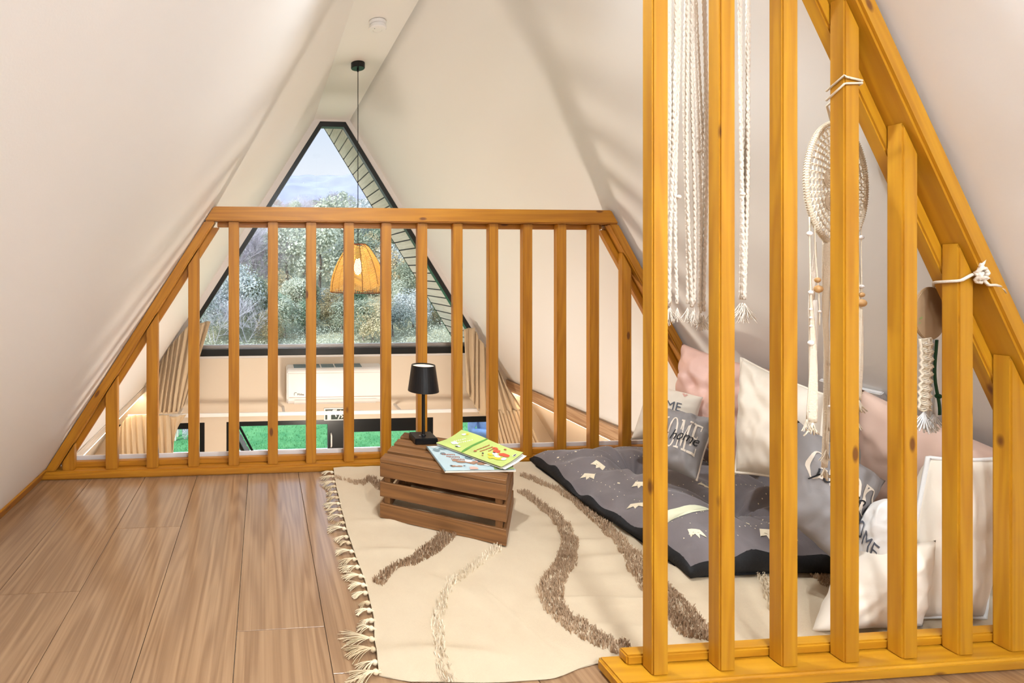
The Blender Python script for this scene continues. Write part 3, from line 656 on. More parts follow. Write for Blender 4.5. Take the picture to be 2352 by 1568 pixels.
q([(.70, .72), (.86, .76), (.88, .62), (.80, .44), (.74, .44)]); q([(.74, .44), (.80, .44), (.70, .04), (.64, .04)]); q([(.80, .46), (.84, .5), (.94, .26), (.86, .1), (.82, .14), (.86, .26)]); q([(.84, .72), (.95, .56), (.98, .6), (.88, .78)])
mb.build('running_figure', M['white'], ex)
cr = thing('curtain_rail', (.8, 4.7, -.34), 'long white horizontal curtain rail crossing in front of the gable wall', 'curtain rail')
mb = MB(); mb.beam((-1.24, 4.69, -.355), (2.60, 4.69, -.37), (0, 0, .034), (0, .02, 0)); mb.build('track', M['white'], cr, bevel=.003)
for x in (-.8, .18, 1.3, 2.2):
    mb = MB(); mb.box((x, 4.711, -.352), (x + .025, YG - .002, -.338)); mb.build('bracket', M['trim_white'], cr)
# ------------------------------------------------------------------ curtains
def curtain(name, label, top, bot, pleats, amp0, amp1, sub=(90, 24), seed=0, sag=0.0, group=None):
    rr = random.Random(seed); ph = [rr.random() * 6 for _ in range(4)]
    def f(u, v):
        a, b = poly_at(top, u), poly_at(bot, u)
        p = a.lerp(b, v)
        amp = lerp(amp0, amp1, v)
        uu = u + .045 * nz(u * 3.5, v * .9, seed * 3.1) + .012 * nz(u * 11, v * 2.5, seed); amp *= .65 + .9 * abs(nz(u * 5, v * .6, seed + 5)) + .15
        w = math.sin(uu * pleats * 2 * math.pi + ph[2]) + .35 * math.sin(uu * pleats * 4.3 * math.pi + ph[3])
        return p + Vector((0, amp * w - .0, -sag * math.sin(math.pi * v) * (1 - u)))
    mb = MB(); mb.grid(f, *sub); c = Vector(bot[len(bot) // 2])
    o = mb.build(name, M['curtain'], None, loc=c, smooth=True, solid=.003); tag(o, label, 'curtain', group); return o
A = lambda u, v, y: at(u, v, 1, y)
curtain('curtain', 'beige upper curtain gathered against the left slope beside the big window', [A(366, 836, 4.84), A(392, 792, 4.84), A(430, 750, 4.84), A(478, 737, 4.84), A(484, 738, 4.84)], [A(345, 948, 4.66), A(372, 948, 4.66), A(392, 948, 4.66), A(408, 946, 4.66), A(424, 930, 4.70)], 8, .022, .016, seed=1)
curtain('curtain', 'beige loose curtain end hanging below the rail toward the lower left window', [A(386, 957, 4.66), A(398, 957, 4.66), A(428, 952, 4.66)], [A(386, 1075, 4.68), A(399, 1075, 4.68), A(392, 1000, 4.68)], 1.5, .012, .012, sub=(30, 16), seed=2)
curtain('curtain', 'pale beige lower curtain hanging in pleats from the left end of the rail', [A(268, 990, 4.60), A(290, 958, 4.62), A(312, 953, 4.66), A(350, 953, 4.66), A(388, 953, 4.66)], [A(255, 1085, 4.55), A(300, 1085, 4.6), A(330, 1085, 4.66), A(365, 1085, 4.66), A(398, 1085, 4.66)], 9, .012, .022, seed=3)
curtain('curtain', 'beige upper curtain gathered against the right slope beside the big window', [A(1064, 755, 4.80), A(1090, 752, 4.80), A(1098, 774, 4.80), A(1122, 805, 4.80), A(1150, 862, 4.80)], [A(1072, 900, 4.68), A(1102, 952, 4.68), A(1125, 955, 4.66), A(1170, 944, 4.66), A(1200, 938, 4.66)], 8, .018, .02, seed=4)
curtain('curtain', 'pale beige lower curtain fanning out from the right end of the rail', [A(1120, 944, 4.66), A(1150, 942, 4.66), A(1180, 941, 4.66), A(1204, 938, 4.66)], [A(1152, 1110, 4.62), A(1190, 1110, 4.62), A(1230, 1110, 4.62), A(1275, 1110, 4.62)], 11, .010, .02, seed=5)
# ------------------------------------------------------------------ rug
RL_ = [(1.200, .284), (1.291, .295), (1.423, .316), (1.585, .324), (1.735, .319), (1.851, .316), (1.982, .321), (2.218, .33), (2.452, .345)]
def rug_left(y): return interp([p[0] for p in RL_], [p[1] for p in RL_], y)
def rug_front(x): return interp([.28, .36, .57, .70, .83, .9], [1.215, 1.19, 1.172, 1.172, 1.208, 1.212], x)
def rugz(x, y):
    z = .012 + .006 * nz(x, y, 0, 4) + .004 * nz(x, y, 3, 11)
    w = max(0, min(1, (x - 1.0) / .12)) * max(0, min(1, (y - 1.35) / .15)) * max(0, min(1, (2.15 - y) / .3))
    z += .0075 * w * math.sin(y * 62 + 1.2 * math.sin(x * 7)) * (.7 + .5 * nz(x, y, 8, 3))
    for (x0, y0, x1, y1, wd, h) in ((.47, 1.62, .66, 1.42, .035, .010), (.66, 1.50, .74, 1.22, .022, .008), (.80, 1.44, 1.30, 1.40, .014, .009), (.34, 1.74, .55, 1.72, .022, .007), (.36, 1.95, .6, 1.93, .02, .005), (.30, 1.27, .60, 1.235, .03, .012), (.85, 1.33, 1.05, 1.30, .02, .006)):
        dx, dy = x1 - x0, y1 - y0; t = max(0, min(1, ((x - x0) * dx + (y - y0) * dy) / (dx * dx + dy * dy)))
        d = math.hypot(x - x0 - dx * t, y - y0 - dy * t); z += 1.7 * h * math.exp(-(d / wd) ** 2) * math.sin(math.pi * min(1, max(0, .12 + .76 * t)))
    if y > 2.41: z += (y - 2.41) * .35
    return max(z, .006)
def rugp(u, v):
    y_ = lerp(1.2, 2.455, v); x0 = rug_left(y_); x = lerp(x0, 2.30, u); yf = rug_front(x)
    y = lerp(yf, 2.455, v); return x, y
rug = None
def rugf(u, v):
    x, y = rugp(u, v); z = rugz(x, y)
    e = (y - rug_front(x))
    if e < .02: z = lerp(.003, z, math.sqrt(max(0, e) / .02))
    return Vector((x, y, z))
mb = MB(); mb.grid(rugf, 190, 150)
mb.grid(lambda u, v: Vector((*rugp(u, v), .002)), 40, 30)
rug = mb.build('rug', M['rug'], None, loc=(1.3, 1.8, 0), smooth=True)
tag(rug, 'large cream woven rug with tan shaggy wave stripes and a fringed left edge', 'rug')
def pile(name, path, mat, dens=42000, hgt=.013, seed=0):
    """tufts along a path of (pixel x, pixel y, half width in metres)"""
    rr = random.Random(seed); P = [(at(u, v, 2, .015), w) for u, v, w in path]; mb = MB()
    for (a, wa), (b, wb) in zip(P, P[1:]):
        d = b - a; L = d.length; n = Vector((-d.y, d.x, 0)).normalized(); cnt = int(L * (wa + wb) * dens)
        for _ in range(cnt):
            t = rr.random(); w = lerp(wa, wb, t) * (1 + .25 * nz(a.x * 9 + t * L * 9, a.y * 9, seed, 1)); s_ = rr.uniform(-1, 1)
            p = a + d * t + n * (s_ * w); z = rugz(p.x, p.y)
            lean = Vector((rr.uniform(-1, 1), rr.uniform(-1, 1), 0)) * .006; h = hgt * rr.uniform(.6, 1.25); k = rr.uniform(0, 6.28); r = .0016
            for q_ in range(2):
                e = Vector((math.cos(k + q_ * 1.6), math.sin(k + q_ * 1.6), 0)) * r
                tip = Vector((p.x, p.y, z + h)) + lean + e * .8
                mb.add([Vector((p.x, p.y, z - .001)) - e, Vector((p.x, p.y, z - .001)) + e, tip + e * .5, tip - e * .5], [(0, 1, 2, 3)])
    o = mb.build(name, mat, rug); o['kind'] = 'stuff'; return o
pile('shag_stripe', [(1040, 1215, .030), (990, 1262, .026), (940, 1292, .022), (908, 1300, .012), (890, 1312, .017), (866, 1338, .020)], M['rug_tan'], seed=1)
pile('shag_stripe', [(1150, 1252, .014), (1100, 1290, .014), (1050, 1330, .014), (1020, 1372, .015), (1004, 1420, .017), (1006, 1470, .017), (1016, 1520, .018), (1028, 1562, .020)], M['rug_cream'], dens=22000, hgt=.013, seed=2)
pile('shag_stripe', [(1198, 1126, .020), (1240, 1158, .024), (1285, 1195, .026), (1310, 1240, .028), (1300, 1290, .030), (1272, 1330, .030), (1262, 1370, .034), (1285, 1412, .034), (1335, 1448, .032), (1400, 1478, .032), (1450, 1492, .03)], M['rug_tan'], seed=3)
pile('shag_stripe', [(1196, 1090, .016), (1220, 1098, .024), (1250, 1112, .016), (1285, 1124, .020), (1320, 1148, .020), (1370, 1190, .024), (1420, 1235, .028), (1462, 1290, .035), (1500, 1340, .045), (1545, 1385, .050), (1590, 1440, .050), (1610, 1470, .05)], M['rug_tan'], seed=4)
pile('shag_stripe', [(770, 1096, .006), (800, 1104, .010), (826, 1110, .024), (842, 1104, .012), (852, 1096, .024), (872, 1118, .024), (890, 1125, .02)], M['rug_tan'], seed=5)
pile('shag_stripe', [(1868, 1295, .03), (1900, 1330, .035), (1915, 1352, .03)], M['rug_tan'], seed=6)
pile('shag_stripe', [(1740, 1310, .012), (1765, 1350, .014), (1775, 1390, .014), (1800, 1440, .018)], M['rug_cream'], dens=22000, hgt=.013, seed=7)
rr = random.Random(11)
ys = [2.44, 2.39, 2.33, 2.28, 2.22, 2.165, 2.11, 2.055, 2.0, 1.95, 1.9, 1.845, 1.80, 1.745, 1.70, 1.655, 1.60, 1.555, 1.52, 1.475, 1.44, 1.40, 1.365, 1.325, 1.29, 1.25, 1.22]
for i, y in enumerate(ys):
    x = rug_left(y); mb = MB(); L = rr.uniform(.045, .085) * (.75 if y > 1.5 else 1.0) if y > 1.35 or y < 1.26 else rr.uniform(.05, .09)
    if 1.35 < y < 1.5: L *= .55
    dirn = Vector((-1, rr.uniform(-.45, .35), 0)).normalized(); kn = Vector((x, y, .010)) + dirn * .010
    mb.ball(kn, .008, 8, (1.1, .9, .9))
    mb.tube([Vector((x + .004, y - .004, .009)), kn], .0025, 5); mb.tube([Vector((x + .004, y + .005, .009)), kn], .0025, 5)
    for k in range(22):
        sp = rr.uniform(-.5, .5); dd = (dirn + Vector((-dirn.y, dirn.x, 0)) * sp * .75).normalized(); l = L * rr.uniform(.75, 1.1)
        c = rr.uniform(-.6, .6)
        pts = [kn + dd * (l * q / 5) + Vector((-dd.y, dd.x, 0)) * (c * l * (q / 5) ** 2 * .6) + Vector((0, 0, max(-.0065, .004 + .010 * math.sin(q / 5 * 2.6) * (1 - abs(sp)) - .013 * q / 5))) for q in range(6)]
        mb.tube(pts, .0013, 3, cap=False)
    mb.build('tassel', M['fringe'], rug, smooth=True)
# ------------------------------------------------------------------ floor mattress
X0, X1, YA, YZ = 1.362, 2.32, 1.50, 2.452
def mtz(x, y):
    e = min((x - X0), (X1 - x), (y - YA), (YZ - y)); e = max(0, e)
    z = .056 + .062 * (1 - math.exp(-e / .045))
    for i, (dx, dy, dp) in enumerate(((1.68, 2.15, .072), (1.75, 1.74, .030), (2.08, 2.1, .04), (2.08, 1.76, .03))):
        r = math.hypot(x - dx, y - dy); th = math.atan2(y - dy, x - dx)
        z -= dp * math.exp(-(r / .075) ** 2) ; z += .018 * math.exp(-((r - .17) / .09) ** 2)
        z += .018 * math.exp(-r / .22) * math.sin(9 * th + 3 * nz(x, y, i, 5)) * min(1, r / .05)
    z += .018 * nz(x, y, 1, 6) + .008 * nz(x, y, 2, 15)
    ed = math.exp(-e / .05); z += ed * .008 * math.sin((x * 1.0 + y * 1.3) * 34)
    return z
def mxy(u, v):
    k = .012 * math.sin(v * 9) ; return (lerp(X0 + k * (1 - u), X1, u), lerp(YA + .014 * math.sin(u * 8) * (1 - v), YZ, v))
def mtf(u, v):
    # rounded front-left corner
    x, y = mxy(u, v); return Vector((x, y, mtz(x, y)))
mat_ = None
mb = MB(); mb.grid(mtf, 120, 110)
mat_ = mb.build('floor_mattress', M['mat_grey'], None, loc=(1.84, 1.97, .016), smooth=True)
tag(mat_, 'thick grey floor mattress printed with crowns and stars, lying on the cream rug', 'mattress')
mb = MB(); per = [(i / 60, 0) for i in range(60)] + [(1, i / 60) for i in range(60)] + [(1 - i / 60, 1) for i in range(60)] + [(0, 1 - i / 60) for i in range(60)]
n = len(per); vs = []
for u, v in per:
    p = mtf(u, v); c = Vector((1.84, 1.97, 0)); o_ = Vector((p.x - c.x, p.y - c.y, 0)).normalized()
    for z, k in ((p.z + .001, -.001), (p.z - .008, .012), (.036, .016), (.018, .004)): vs.append(Vector((p.x, p.y, 0)) + o_ * k + Vector((0, 0, z)))
mb.add(vs, [(i * 4 + k, ((i + 1) % n) * 4 + k, ((i + 1) % n) * 4 + k + 1, i * 4 + k + 1) for i in range(n) for k in range(3)])
mb.add([Vector((X0, YA, .018)), Vector((X1, YA, .018)), Vector((X1, YZ, .018)), Vector((X0, YZ, .018))], [(0, 1, 2, 3)])
o = mb.build('black_side', M['mat_black'], mat_, smooth=True)
def on_mat(mb, pts, dz=.0022):
    c = Vector((sum(p[0] for p in pts) / len(pts), sum(p[1] for p in pts) / len(pts), 0)); rings = []
    k = len(pts); vs = []
    for s_ in (1, .66, .33):
        for p in pts: x, y = lerp(c.x, p[0], s_), lerp(c.y, p[1], s_); vs.append((x, y, mtz(x, y) + dz))
    vs.append((c.x, c.y, mtz(c.x, c.y) + dz))
    fs = [(r_ * k + i, r_ * k + (i + 1) % k, (r_ + 1) * k + (i + 1) % k, (r_ + 1) * k + i) for r_ in range(2) for i in range(k)] + [(2 * k + i, 2 * k + (i + 1) % k, 3 * k) for i in range(k)]
    mb.add(vs, fs)
def dense(pts, n=4):
    out = []
    for a, b in zip(pts, pts[1:] + pts[:1]): out += [(lerp(a[0], b[0], i / n), lerp(a[1], b[1], i / n)) for i in range(n)]
    return out
crown = [(-.5, -.32), (.5, -.32), (.66, .5), (.28, .02), (0, .62), (-.28, .02), (-.66, .5)]
for (u, v, a, s_) in ((1265, 1028, 2.2, .062), (1376, 1060, 2.0, .055), (1352, 1096, 2.2, .058), (1462, 1160, 2.3, .060), (1470, 1108, 2.2, .05), (1598, 1262, 2.9, .062), (1764, 1258, 2.6, .062), (1622, 1118, 2.2, .05), (1870, 1200, 2.2, .05)):
    p = at(u, v, 2, .1)
    for _ in range(5): p = at(u, v, 2, mtz(p.x, p.y) if X0 < p.x < X1 and YA < p.y < YZ else .07)
    s_ *= .75 if p.y > YA + .12 else .6; p.y = max(p.y, YA + .03); p.x = max(p.x, X0 + .03); mb = MB()
    on_mat(mb, dense([(p.x + s_ * (cx_ * math.cos(a) - cy_ * math.sin(a)), p.y + s_ * (cx_ * math.sin(a) + cy_ * math.cos(a))) for cx_, cy_ in crown], 3)); mb.build('crown_print', M['print'], mat_, smooth=True)
mb = MB(); p = at(1585, 1190, 2, .11)
mo = [(p.x + .135 * math.cos(t) , p.y + .075 * math.sin(t)) for t in [math.pi * i / 14 for i in range(15)]] + [(p.x + .12 * math.cos(t) + .01, p.y + .022 * math.sin(t) - .014) for t in [math.pi * (14 - i) / 14 for i in range(15)]]
mo = [(p.x + .16 * (i / 16 - .5) * 1.9, p.y + .026 + .020 * math.sin(math.pi * i / 16)) for i in range(17)] + [(p.x + .16 * (.5 - i / 16) * 1.9, p.y - .040 + .03 * math.sin(math.pi * i / 16)) for i in range(17)]
on_mat(mb, mo); mb.build('moon_print', M['moon'], mat_, smooth=True)
mb = MB(); rr = random.Random(3)
for row in range(9):
    yy = YA + .06 + row * .105
    for i in range(46):
        x = X0 + .03 + i * .0205; y = yy + .02 * math.sin(x * 6 + row * 2) + (x - X0) * .12
        if not (X0 + .02 < x < X1 - .02 and YA + .02 < y < YZ - .02) or rr.random() < .25: continue
        r = .0022 if rr.random() < .93 else .0065
        on_mat(mb, [(x + r * math.cos(k), y + r * math.sin(k)) for k in (0, 1.57, 3.14, 4.71)])
for col in range(8):
    for i in range(40):
        y = YA + .03 + i * .023; x = X0 + .08 + col * .118 + .03 * math.sin(y * 5 + col)
        if not (X0 + .02 < x < X1 - .02) or rr.random() < .25: continue
        r = .0022 if rr.random() < .93 else .0065
        on_mat(mb, [(x + r * math.cos(k), y + r * math.sin(k)) for k in (0, 1.57, 3.14, 4.71)])
o = mb.build('star_print', M['print'], mat_); o['kind'] = 'stuff'
# ------------------------------------------------------------------ cushions
class Cushion:
    def __init__(s, name, label, tl, tr, br, bl, thick, mat, pinch=.07, wr=.006, seed=0, piping=None, back=None, fr=.62, group=None, round_=0, power=2.6):
        s.q = [Vector(p) for p in (bl, br, tr, tl)]; s.t = thick; s.p = pinch; s.wr = wr; s.sd = seed; s.fr = fr; s.rd = round_; s.pw = power
        n = ((s.q[1] - s.q[0]) + (s.q[2] - s.q[3])).cross((s.q[3] - s.q[0]) + (s.q[2] - s.q[1])).normalized()
        c = sum(s.q, Vector()) / 4
        if n.dot(CAM - c) < 0: n = -n
        s.n = n; mb = MB(); N_ = 34
        mb.grid(lambda u, v: s.f(u, v, 1), N_, N_); mb.grid(lambda u, v: s.f(u, v, -1), N_, N_)
        s.o = mb.build(name, mat, None, loc=(c.x, c.y, min(p.z for p in s.q)), smooth=True, merge=True); tag(s.o, label, 'cushion', group)
        if piping:
            m2 = MB(); per = [(i / 30, 0) for i in range(30)] + [(1, i / 30) for i in range(30)] + [(1 - i / 30, 1) for i in range(30)] + [(0, 1 - i / 30) for i in range(30)]
            m2.tube([s.f(u, v, 0) for u, v in per], .0055, 6, closed=True); m2.build('piping', piping, s.o, smooth=True)
    def f(s, u, v, side, off=0):
        U, V = 2 * u - 1, 2 * v - 1
        k = s.p; U2, V2 = U * (1 - k * (1 - V * V)), V * (1 - k * (1 - U * U))
        if s.rd: U2, V2 = lerp(U2, U2 * math.sqrt(max(0, 1 - V2 * V2 / 2)), s.rd), lerp(V2, V2 * math.sqrt(max(0, 1 - U2 * U2 / 2)), s.rd)
        a, b = (U2 + 1) / 2, (V2 + 1) / 2
        P = s.q[0] * (1 - a) * (1 - b) + s.q[1] * a * (1 - b) + s.q[2] * a * b + s.q[3] * (1 - a) * b
        h = max(0, (1 - abs(U) ** s.pw) * (1 - abs(V) ** s.pw)) ** .55
        th = s.t * (s.fr if side > 0 else 1 - s.fr)
        w = s.wr * (nz(U * 2, V * 2, s.sd, 1.6) + .6 * nz(U, V, s.sd + 9, 4.5)) * min(1, h * 2)
        cr_ = s.wr * .9 * math.sin(math.atan2(V, U) * 14 + s.sd) * (max(abs(U), abs(V)) ** 4) * (1 if h > .02 else 0) * h
        return P + s.n * (side * (th * h + w + cr_) + off)
    def decal(s, name, mat, verts, faces, dz=.0025):
        mb = MB(); mb.add([s.f(u, v, 1, dz) for u, v in verts], faces); return mb.build(name, mat, s.o)
    def quads(s, name, mat, qs, fr, dz=.0025, n=3):
        """qs: list of quads in letter space; fr maps letter space to (u,v)"""
        mb = MB()
        for q in qs:
            def g(a, b):
                x = (q[0][0] * (1 - a) + q[1][0] * a) * (1 - b) + (q[3][0] * (1 - a) + q[2][0] * a) * b
                y = (q[0][1] * (1 - a) + q[1][1] * a) * (1 - b) + (q[3][1] * (1 - a) + q[2][1] * a) * b
                u, v = fr(x, y); return s.f(u, v, 1, dz)
            mb.grid(g, n, n)
        return mb.build(name, mat, s.o)
def Q(x0, y0, x1, y1): return [(x0, y0), (x1, y0), (x1, y1), (x0, y1)]
def serif(word, pitch=.92):
    out = []
    for i, ch in enumerate(word):
        o = i * pitch; L = []
        sf = lambda x, y: Q(x - .12, y, x + .26, y + .06)
        if ch == 'H': L = [Q(.1, 0, .24, 1), Q(.56, 0, .7, 1), Q(.24, .47, .56, .54)] + [sf(.1, 0), sf(.1, .94), sf(.56, 0), sf(.56, .94)]
        if ch == 'M': L = [Q(.06, 0, .14, 1), Q(.62, 0, .76, 1), [(.08, 1), (.22, 1), (.43, .1), (.36, .1)], [(.68, 1), (.62, 1), (.36, .1), (.43, .1)], sf(.0, 0), sf(.62, 0), Q(-.03, .94, .2, 1), Q(.62, .94, .86, 1)]
        if ch == 'E': L = [Q(.1, 0, .26, 1), Q(.0, 0, .68, .06), Q(.0, .94, .66, 1), Q(.26, .47, .52, .53), Q(.62, 0, .68, .24), Q(.60, .78, .66, 1), Q(.48, .38, .52, .62)]
        if ch in 'OGDV':
            nn = 18; a0, a1 = (0, 2 * math.pi) if ch != 'G' else (.7, 2 * math.pi - .1)
            for k in range(nn):
                t0, t1 = a0 + (a1 - a0) * k / nn, a0 + (a1 - a0) * (k + 1) / nn
                w0, w1 = .06 + .09 * abs(math.cos(t0)), .06 + .09 * abs(math.cos(t1))
                L.append([(.4 + .38 * math.cos(t0), .5 + .5 * math.sin(t0)), (.4 + .38 * math.cos(t1), .5 + .5 * math.sin(t1)), (.4 + (.38 - w1) * math.cos(t1), .5 + (.5 - w1 * .6) * math.sin(t1)), (.4 + (.38 - w0) * math.cos(t0), .5 + (.5 - w0 * .6) * math.sin(t0))])
            if ch == 'G': L += [Q(.62, .1, .76, .46), Q(.5, .4, .84, .46)]
            if ch == 'D': L += [Q(.0, .0, .14, 1), Q(0, .94, .4, 1), Q(0, 0, .4, .06)]
        out += [[(x + o, y) for x, y in q] for q in L]
    return out
def fit(words_w, u0, v0, u1, h):
    k = (u1 - u0) / words_w; return lambda x, y: (u0 + x * k, v0 + y * h)
W = lambda x, y, z: Vector((x, y, z))
A2 = lambda u, v, y: at(u, v, 1, y)
pink = Cushion('cushion', 'pink satin cushion standing in the far corner against the right wall', A2(1566, 788, 2.30), A2(1768, 848, 1.97), W(2.02, 1.93, .15), A2(1535, 985, 2.26), .16, M['pink_cotton'], wr=.03, seed=1, pinch=.06)
pink.decal('patch', M['taupe_cotton'], [(.40, .16), (.48, .15), (.48, .24), (.40, .25)], [(0, 1, 2, 3)], .003)
ch = Cushion('cushion', 'small cream cushion with thin grey lettering, tucked behind the grey one in the far corner', A2(1490, 875, 2.24), A2(1615, 912, 2.07), A2(1596, 1022, 2.0), A2(1448, 1010, 2.18), .13, M['cream_cotton'], seed=2)
def sans(cu, name, mat, body, cu_, cv_, size, rot=0, shear=0, sub=1, dz=.003, asp=1.0):
    vs, fs = text_mesh(body, 1, shear, sub); c_, s_ = math.cos(rot), math.sin(rot)
    return cu.decal(name, mat, [(cu_ + size * asp * (x * c_ - y * s_), cv_ + size * (x * s_ + y * c_)) for x, y, z in vs], fs, dz)
sans(ch, 'printed_word', M['grey_ink'], 'HOME', .47, .58, .24, asp=.9)
mb = MB(); mb.add([ch.f(u, v, 1, .003) for u, v in ((.76, .84), (.80, .91), (.77, .93), (.75, .9), (.73, .93), (.70, .91))], [(0, 1, 2, 3, 4, 5)]); mb.build('printed_heart', M['art_pink'], ch.o)
gh = Cushion('cushion', 'small grey cushion reading HOME with black script across it, on the mattress', A2(1512, 932, 1.98), A2(1646, 962, 1.86), A2(1600, 1104, 1.76), A2(1478, 1062, 1.90), .13, M['grey_cotton'], wr=.014, seed=3, back=1)
gh.quads('printed_word', M['letter'], serif('HOME'), fit(3.6, .08, .24, .92, .5))
sans(gh, 'printed_script', M['ink'], 'at home', .50, .44, .23, shear=.45, dz=.005, rot=.05, sub=1)
mb = MB(); mb.tube([gh.f(1, i / 20, 0) for i in range(21)], .004, 5); mb.build('seam', M['taupe_cotton'], gh.o, smooth=True)
lc = Cushion('cushion', 'big cream cushion with piped edge leaning on the right wall, middle of the heap', A2(1703, 822, 1.86), A2(1897, 908, 1.60), A2(1886, 1120, 1.50), A2(1690, 1085, 1.72), .17, M['cream_cotton'], wr=.016, seed=4, piping=M['cream_cotton'], pinch=.05)
bl = Cushion('cushion', 'long blush pink cushion lying against the right wall under the white wall socket', A2(1978, 893, 1.575), A2(2325, 1046, 1.225), W(2.2, 1.235, .15), W(2.19, 1.66, .15), .13, M['blush_cotton'], wr=.008, seed=5, pinch=.03, fr=.78)
gg = Cushion('cushion', 'tilted grey cushion with cream letters and black script behind the dreamcatcher ribbons', A2(1832, 965, 1.50), A2(2034, 1104, 1.38), A2(1936, 1310, 1.30), A2(1775, 1170, 1.42), .15, M['grey_cotton'], wr=.013, seed=6, fr=.55)
gg.quads('printed_word', M['letter'], serif('GOOD'), fit(3.6, .08, .42, .92, .30))
sans(gg, 'printed_script', M['ink'], 'you are', .45, .50, .2, shear=.4, dz=.005, sub=1)
wh = Cushion('cushion', 'small white cushion with thin grey lettering, upright between the grey and the cream one', A2(2000, 1150, 1.33), A2(2062, 1140, 1.25), A2(2090, 1300, 1.24), A2(1965, 1320, 1.33), .10, M['white_cotton'], wr=.006, seed=7, pinch=.0, round_=.55)
sans(wh, 'printed_word', M['grey_ink'], 'HOME', .42, .52, .34, rot=-.75, asp=.85)
cu = Cushion('cushion', 'plump cream cushion lying low behind the partition base, bottom right', A2(1966, 1262, 1.30), A2(2150, 1240, 1.23), A2(2120, 1440, 1.215), A2(1862, 1452, 1.26), .13, M['cream_cotton'], wr=.006, seed=8, pinch=.04, fr=.4)
bw = Cushion('cushion', 'large white cushion with thick piping standing upright, rightmost of the heap', A2(2132, 1050, 1.29), A2(2306, 1052, 1.205), at(2298, 1436, 2, .03) + W(0, .03, 0), at(2108, 1452, 2, .03) + W(0, .05, 0), .13, M['cream_cotton'], wr=.007, seed=9, pinch=.03, piping=M['white_cotton'], fr=.35)
# ------------------------------------------------------------------ wall socket plate
sk = thing('wall_socket', A2(2012, 908, 1.72), 'white socket plate with dark openings low on the right wall above the blush cushion', 'socket')
def wallpt(y, z, off): return Vector((XR(y, z) - off * .85, y, z - off * .5))
mb = MB(); z0_, z1_ = .475, .60; ya_, yb_ = 1.60, 1.80
def plate(mb, ya_, yb_, z0_, z1_, o0, o1):
    vs = [wallpt(y, z, o) for o in (o0, o1) for y, z in ((ya_, z0_), (yb_, z0_), (yb_, z1_), (ya_, z1_))]
    mb.add(vs, [(0, 1, 2, 3), (4, 5, 6, 7), (0, 1, 5, 4), (1, 2, 6, 5), (2, 3, 7, 6), (3, 0, 4, 7)])
plate(mb, 1.56, 1.78, .49, .585, .002, .02); mb.build('plate', M['white'], sk, bevel=.003)
mb = MB(); plate(mb, 1.715, 1.745, .525, .555, .02, .0215); mb.build('round_outlet', M['black'], sk, bevel=.012)
mb = MB(); plate(mb, 1.665, 1.695, .53, .55, .02, .0215); mb.build('port', M['grey_ink'], sk)
mb = MB(); plate(mb, 1.58, 1.64, .515, .56, .02, .022); mb.build('blank_cover', M['trim_white'], sk)
# ------------------------------------------------------------------ macrame hanging behind the first slats
rr = random.Random(21)
mc = thing('macrame_hanging', (1.15, 1.21, .86), 'long cream macrame hanging of loose cotton cords behind the two leftmost partition slats', 'wall hanging')
mb = MB(); mb.tube([(.95, 1.212, 1.93), (1.37, 1.212, 1.93)], .011, 10); mb.build('dowel', M['bead_wood'], mc, smooth=True)
mb = MB(); mb.tube([(.98, 1.212, 1.93), (1.11, 1.17, 2.12), (1.115, 1.15, 2.13), (1.16, 1.17, 2.12), (1.34, 1.212, 1.93)], .004, 6); mb.build('hanging_loop', M['yarn'], mc, smooth=True)
def cord(mb, x0, x1, z0, z1, y, r=.0042, tw=.004, drift=0):
    n = 34; pts = [Vector((lerp(x0, x1, t) + tw * math.sin(t * 5 + x0 * 60) + drift * t * t, y + .003 * math.sin(t * 7 + x0 * 90), lerp(z0, z1, t))) for t in [i / n for i in range(n + 1)]]
    for s_ in range(2):                                         # two plied strands
        mb.tube([p + Vector((math.cos(i * 1.9 + s_ * math.pi), math.sin(i * 1.9 + s_ * math.pi), 0)) * r * .45 for i, p in enumerate([pts[0].lerp(pts[0], 0)] and [pts[min(int(k / 3), n)].lerp(pts[min(int(k / 3) + 1, n)], (k % 3) / 3) for k in range(3 * n)])], r * .75, 4)
    return pts[-1]
def frayed(mb, p, L, n=16, r=.0009, sp=.5):
    for _ in range(n):
        d = Vector((rr.uniform(-sp, sp), rr.uniform(-sp, sp) * .6, -1)).normalized(); l = L * rr.uniform(.7, 1.2); c = rr.uniform(-.4, .4)
        mb.tube([p + d * l * q / 4 + Vector((c * l * (q / 4) ** 2, 0, 0)) for q in range(5)], r, 3, cap=False)
groups = [[1.030 + .0083 * i for i in range(14)], [1.160 + .008 * i for i in range(4)], [1.226 + .0085 * i for i in range(6)]]
k = 0
for gi, g in enumerate(groups):
    for i, x in enumerate(g):
        mb = MB(); y = 1.205 + .006 * ((k * 7) % 3)
        if gi == 2: xe = 1.247 + (i - 2.5) * .0028; ze = .915
        elif gi == 0: xe = x + (.012 * math.sin(i * 1.3)) - (.006 if i < 6 else -.004); ze = .895 + .012 * rr.random() - (.02 if i > 10 else 0)
        else: xe = x + .004; ze = .9
        e = cord(mb, x, xe, 1.925, ze, y)
        frayed(mb, e, .034 if gi == 0 else .045, 14, sp=.35 if gi == 0 else .65)
        if i in (5, 10) and gi == 0 or gi == 2 and i == 1: mb.ball((lerp(x, xe, .72), y - .004, lerp(1.925, ze, .72 if i != 10 else .6)), .006, 8)
        mb.build('cord', M['yarn'], mc, smooth=True); k += 1
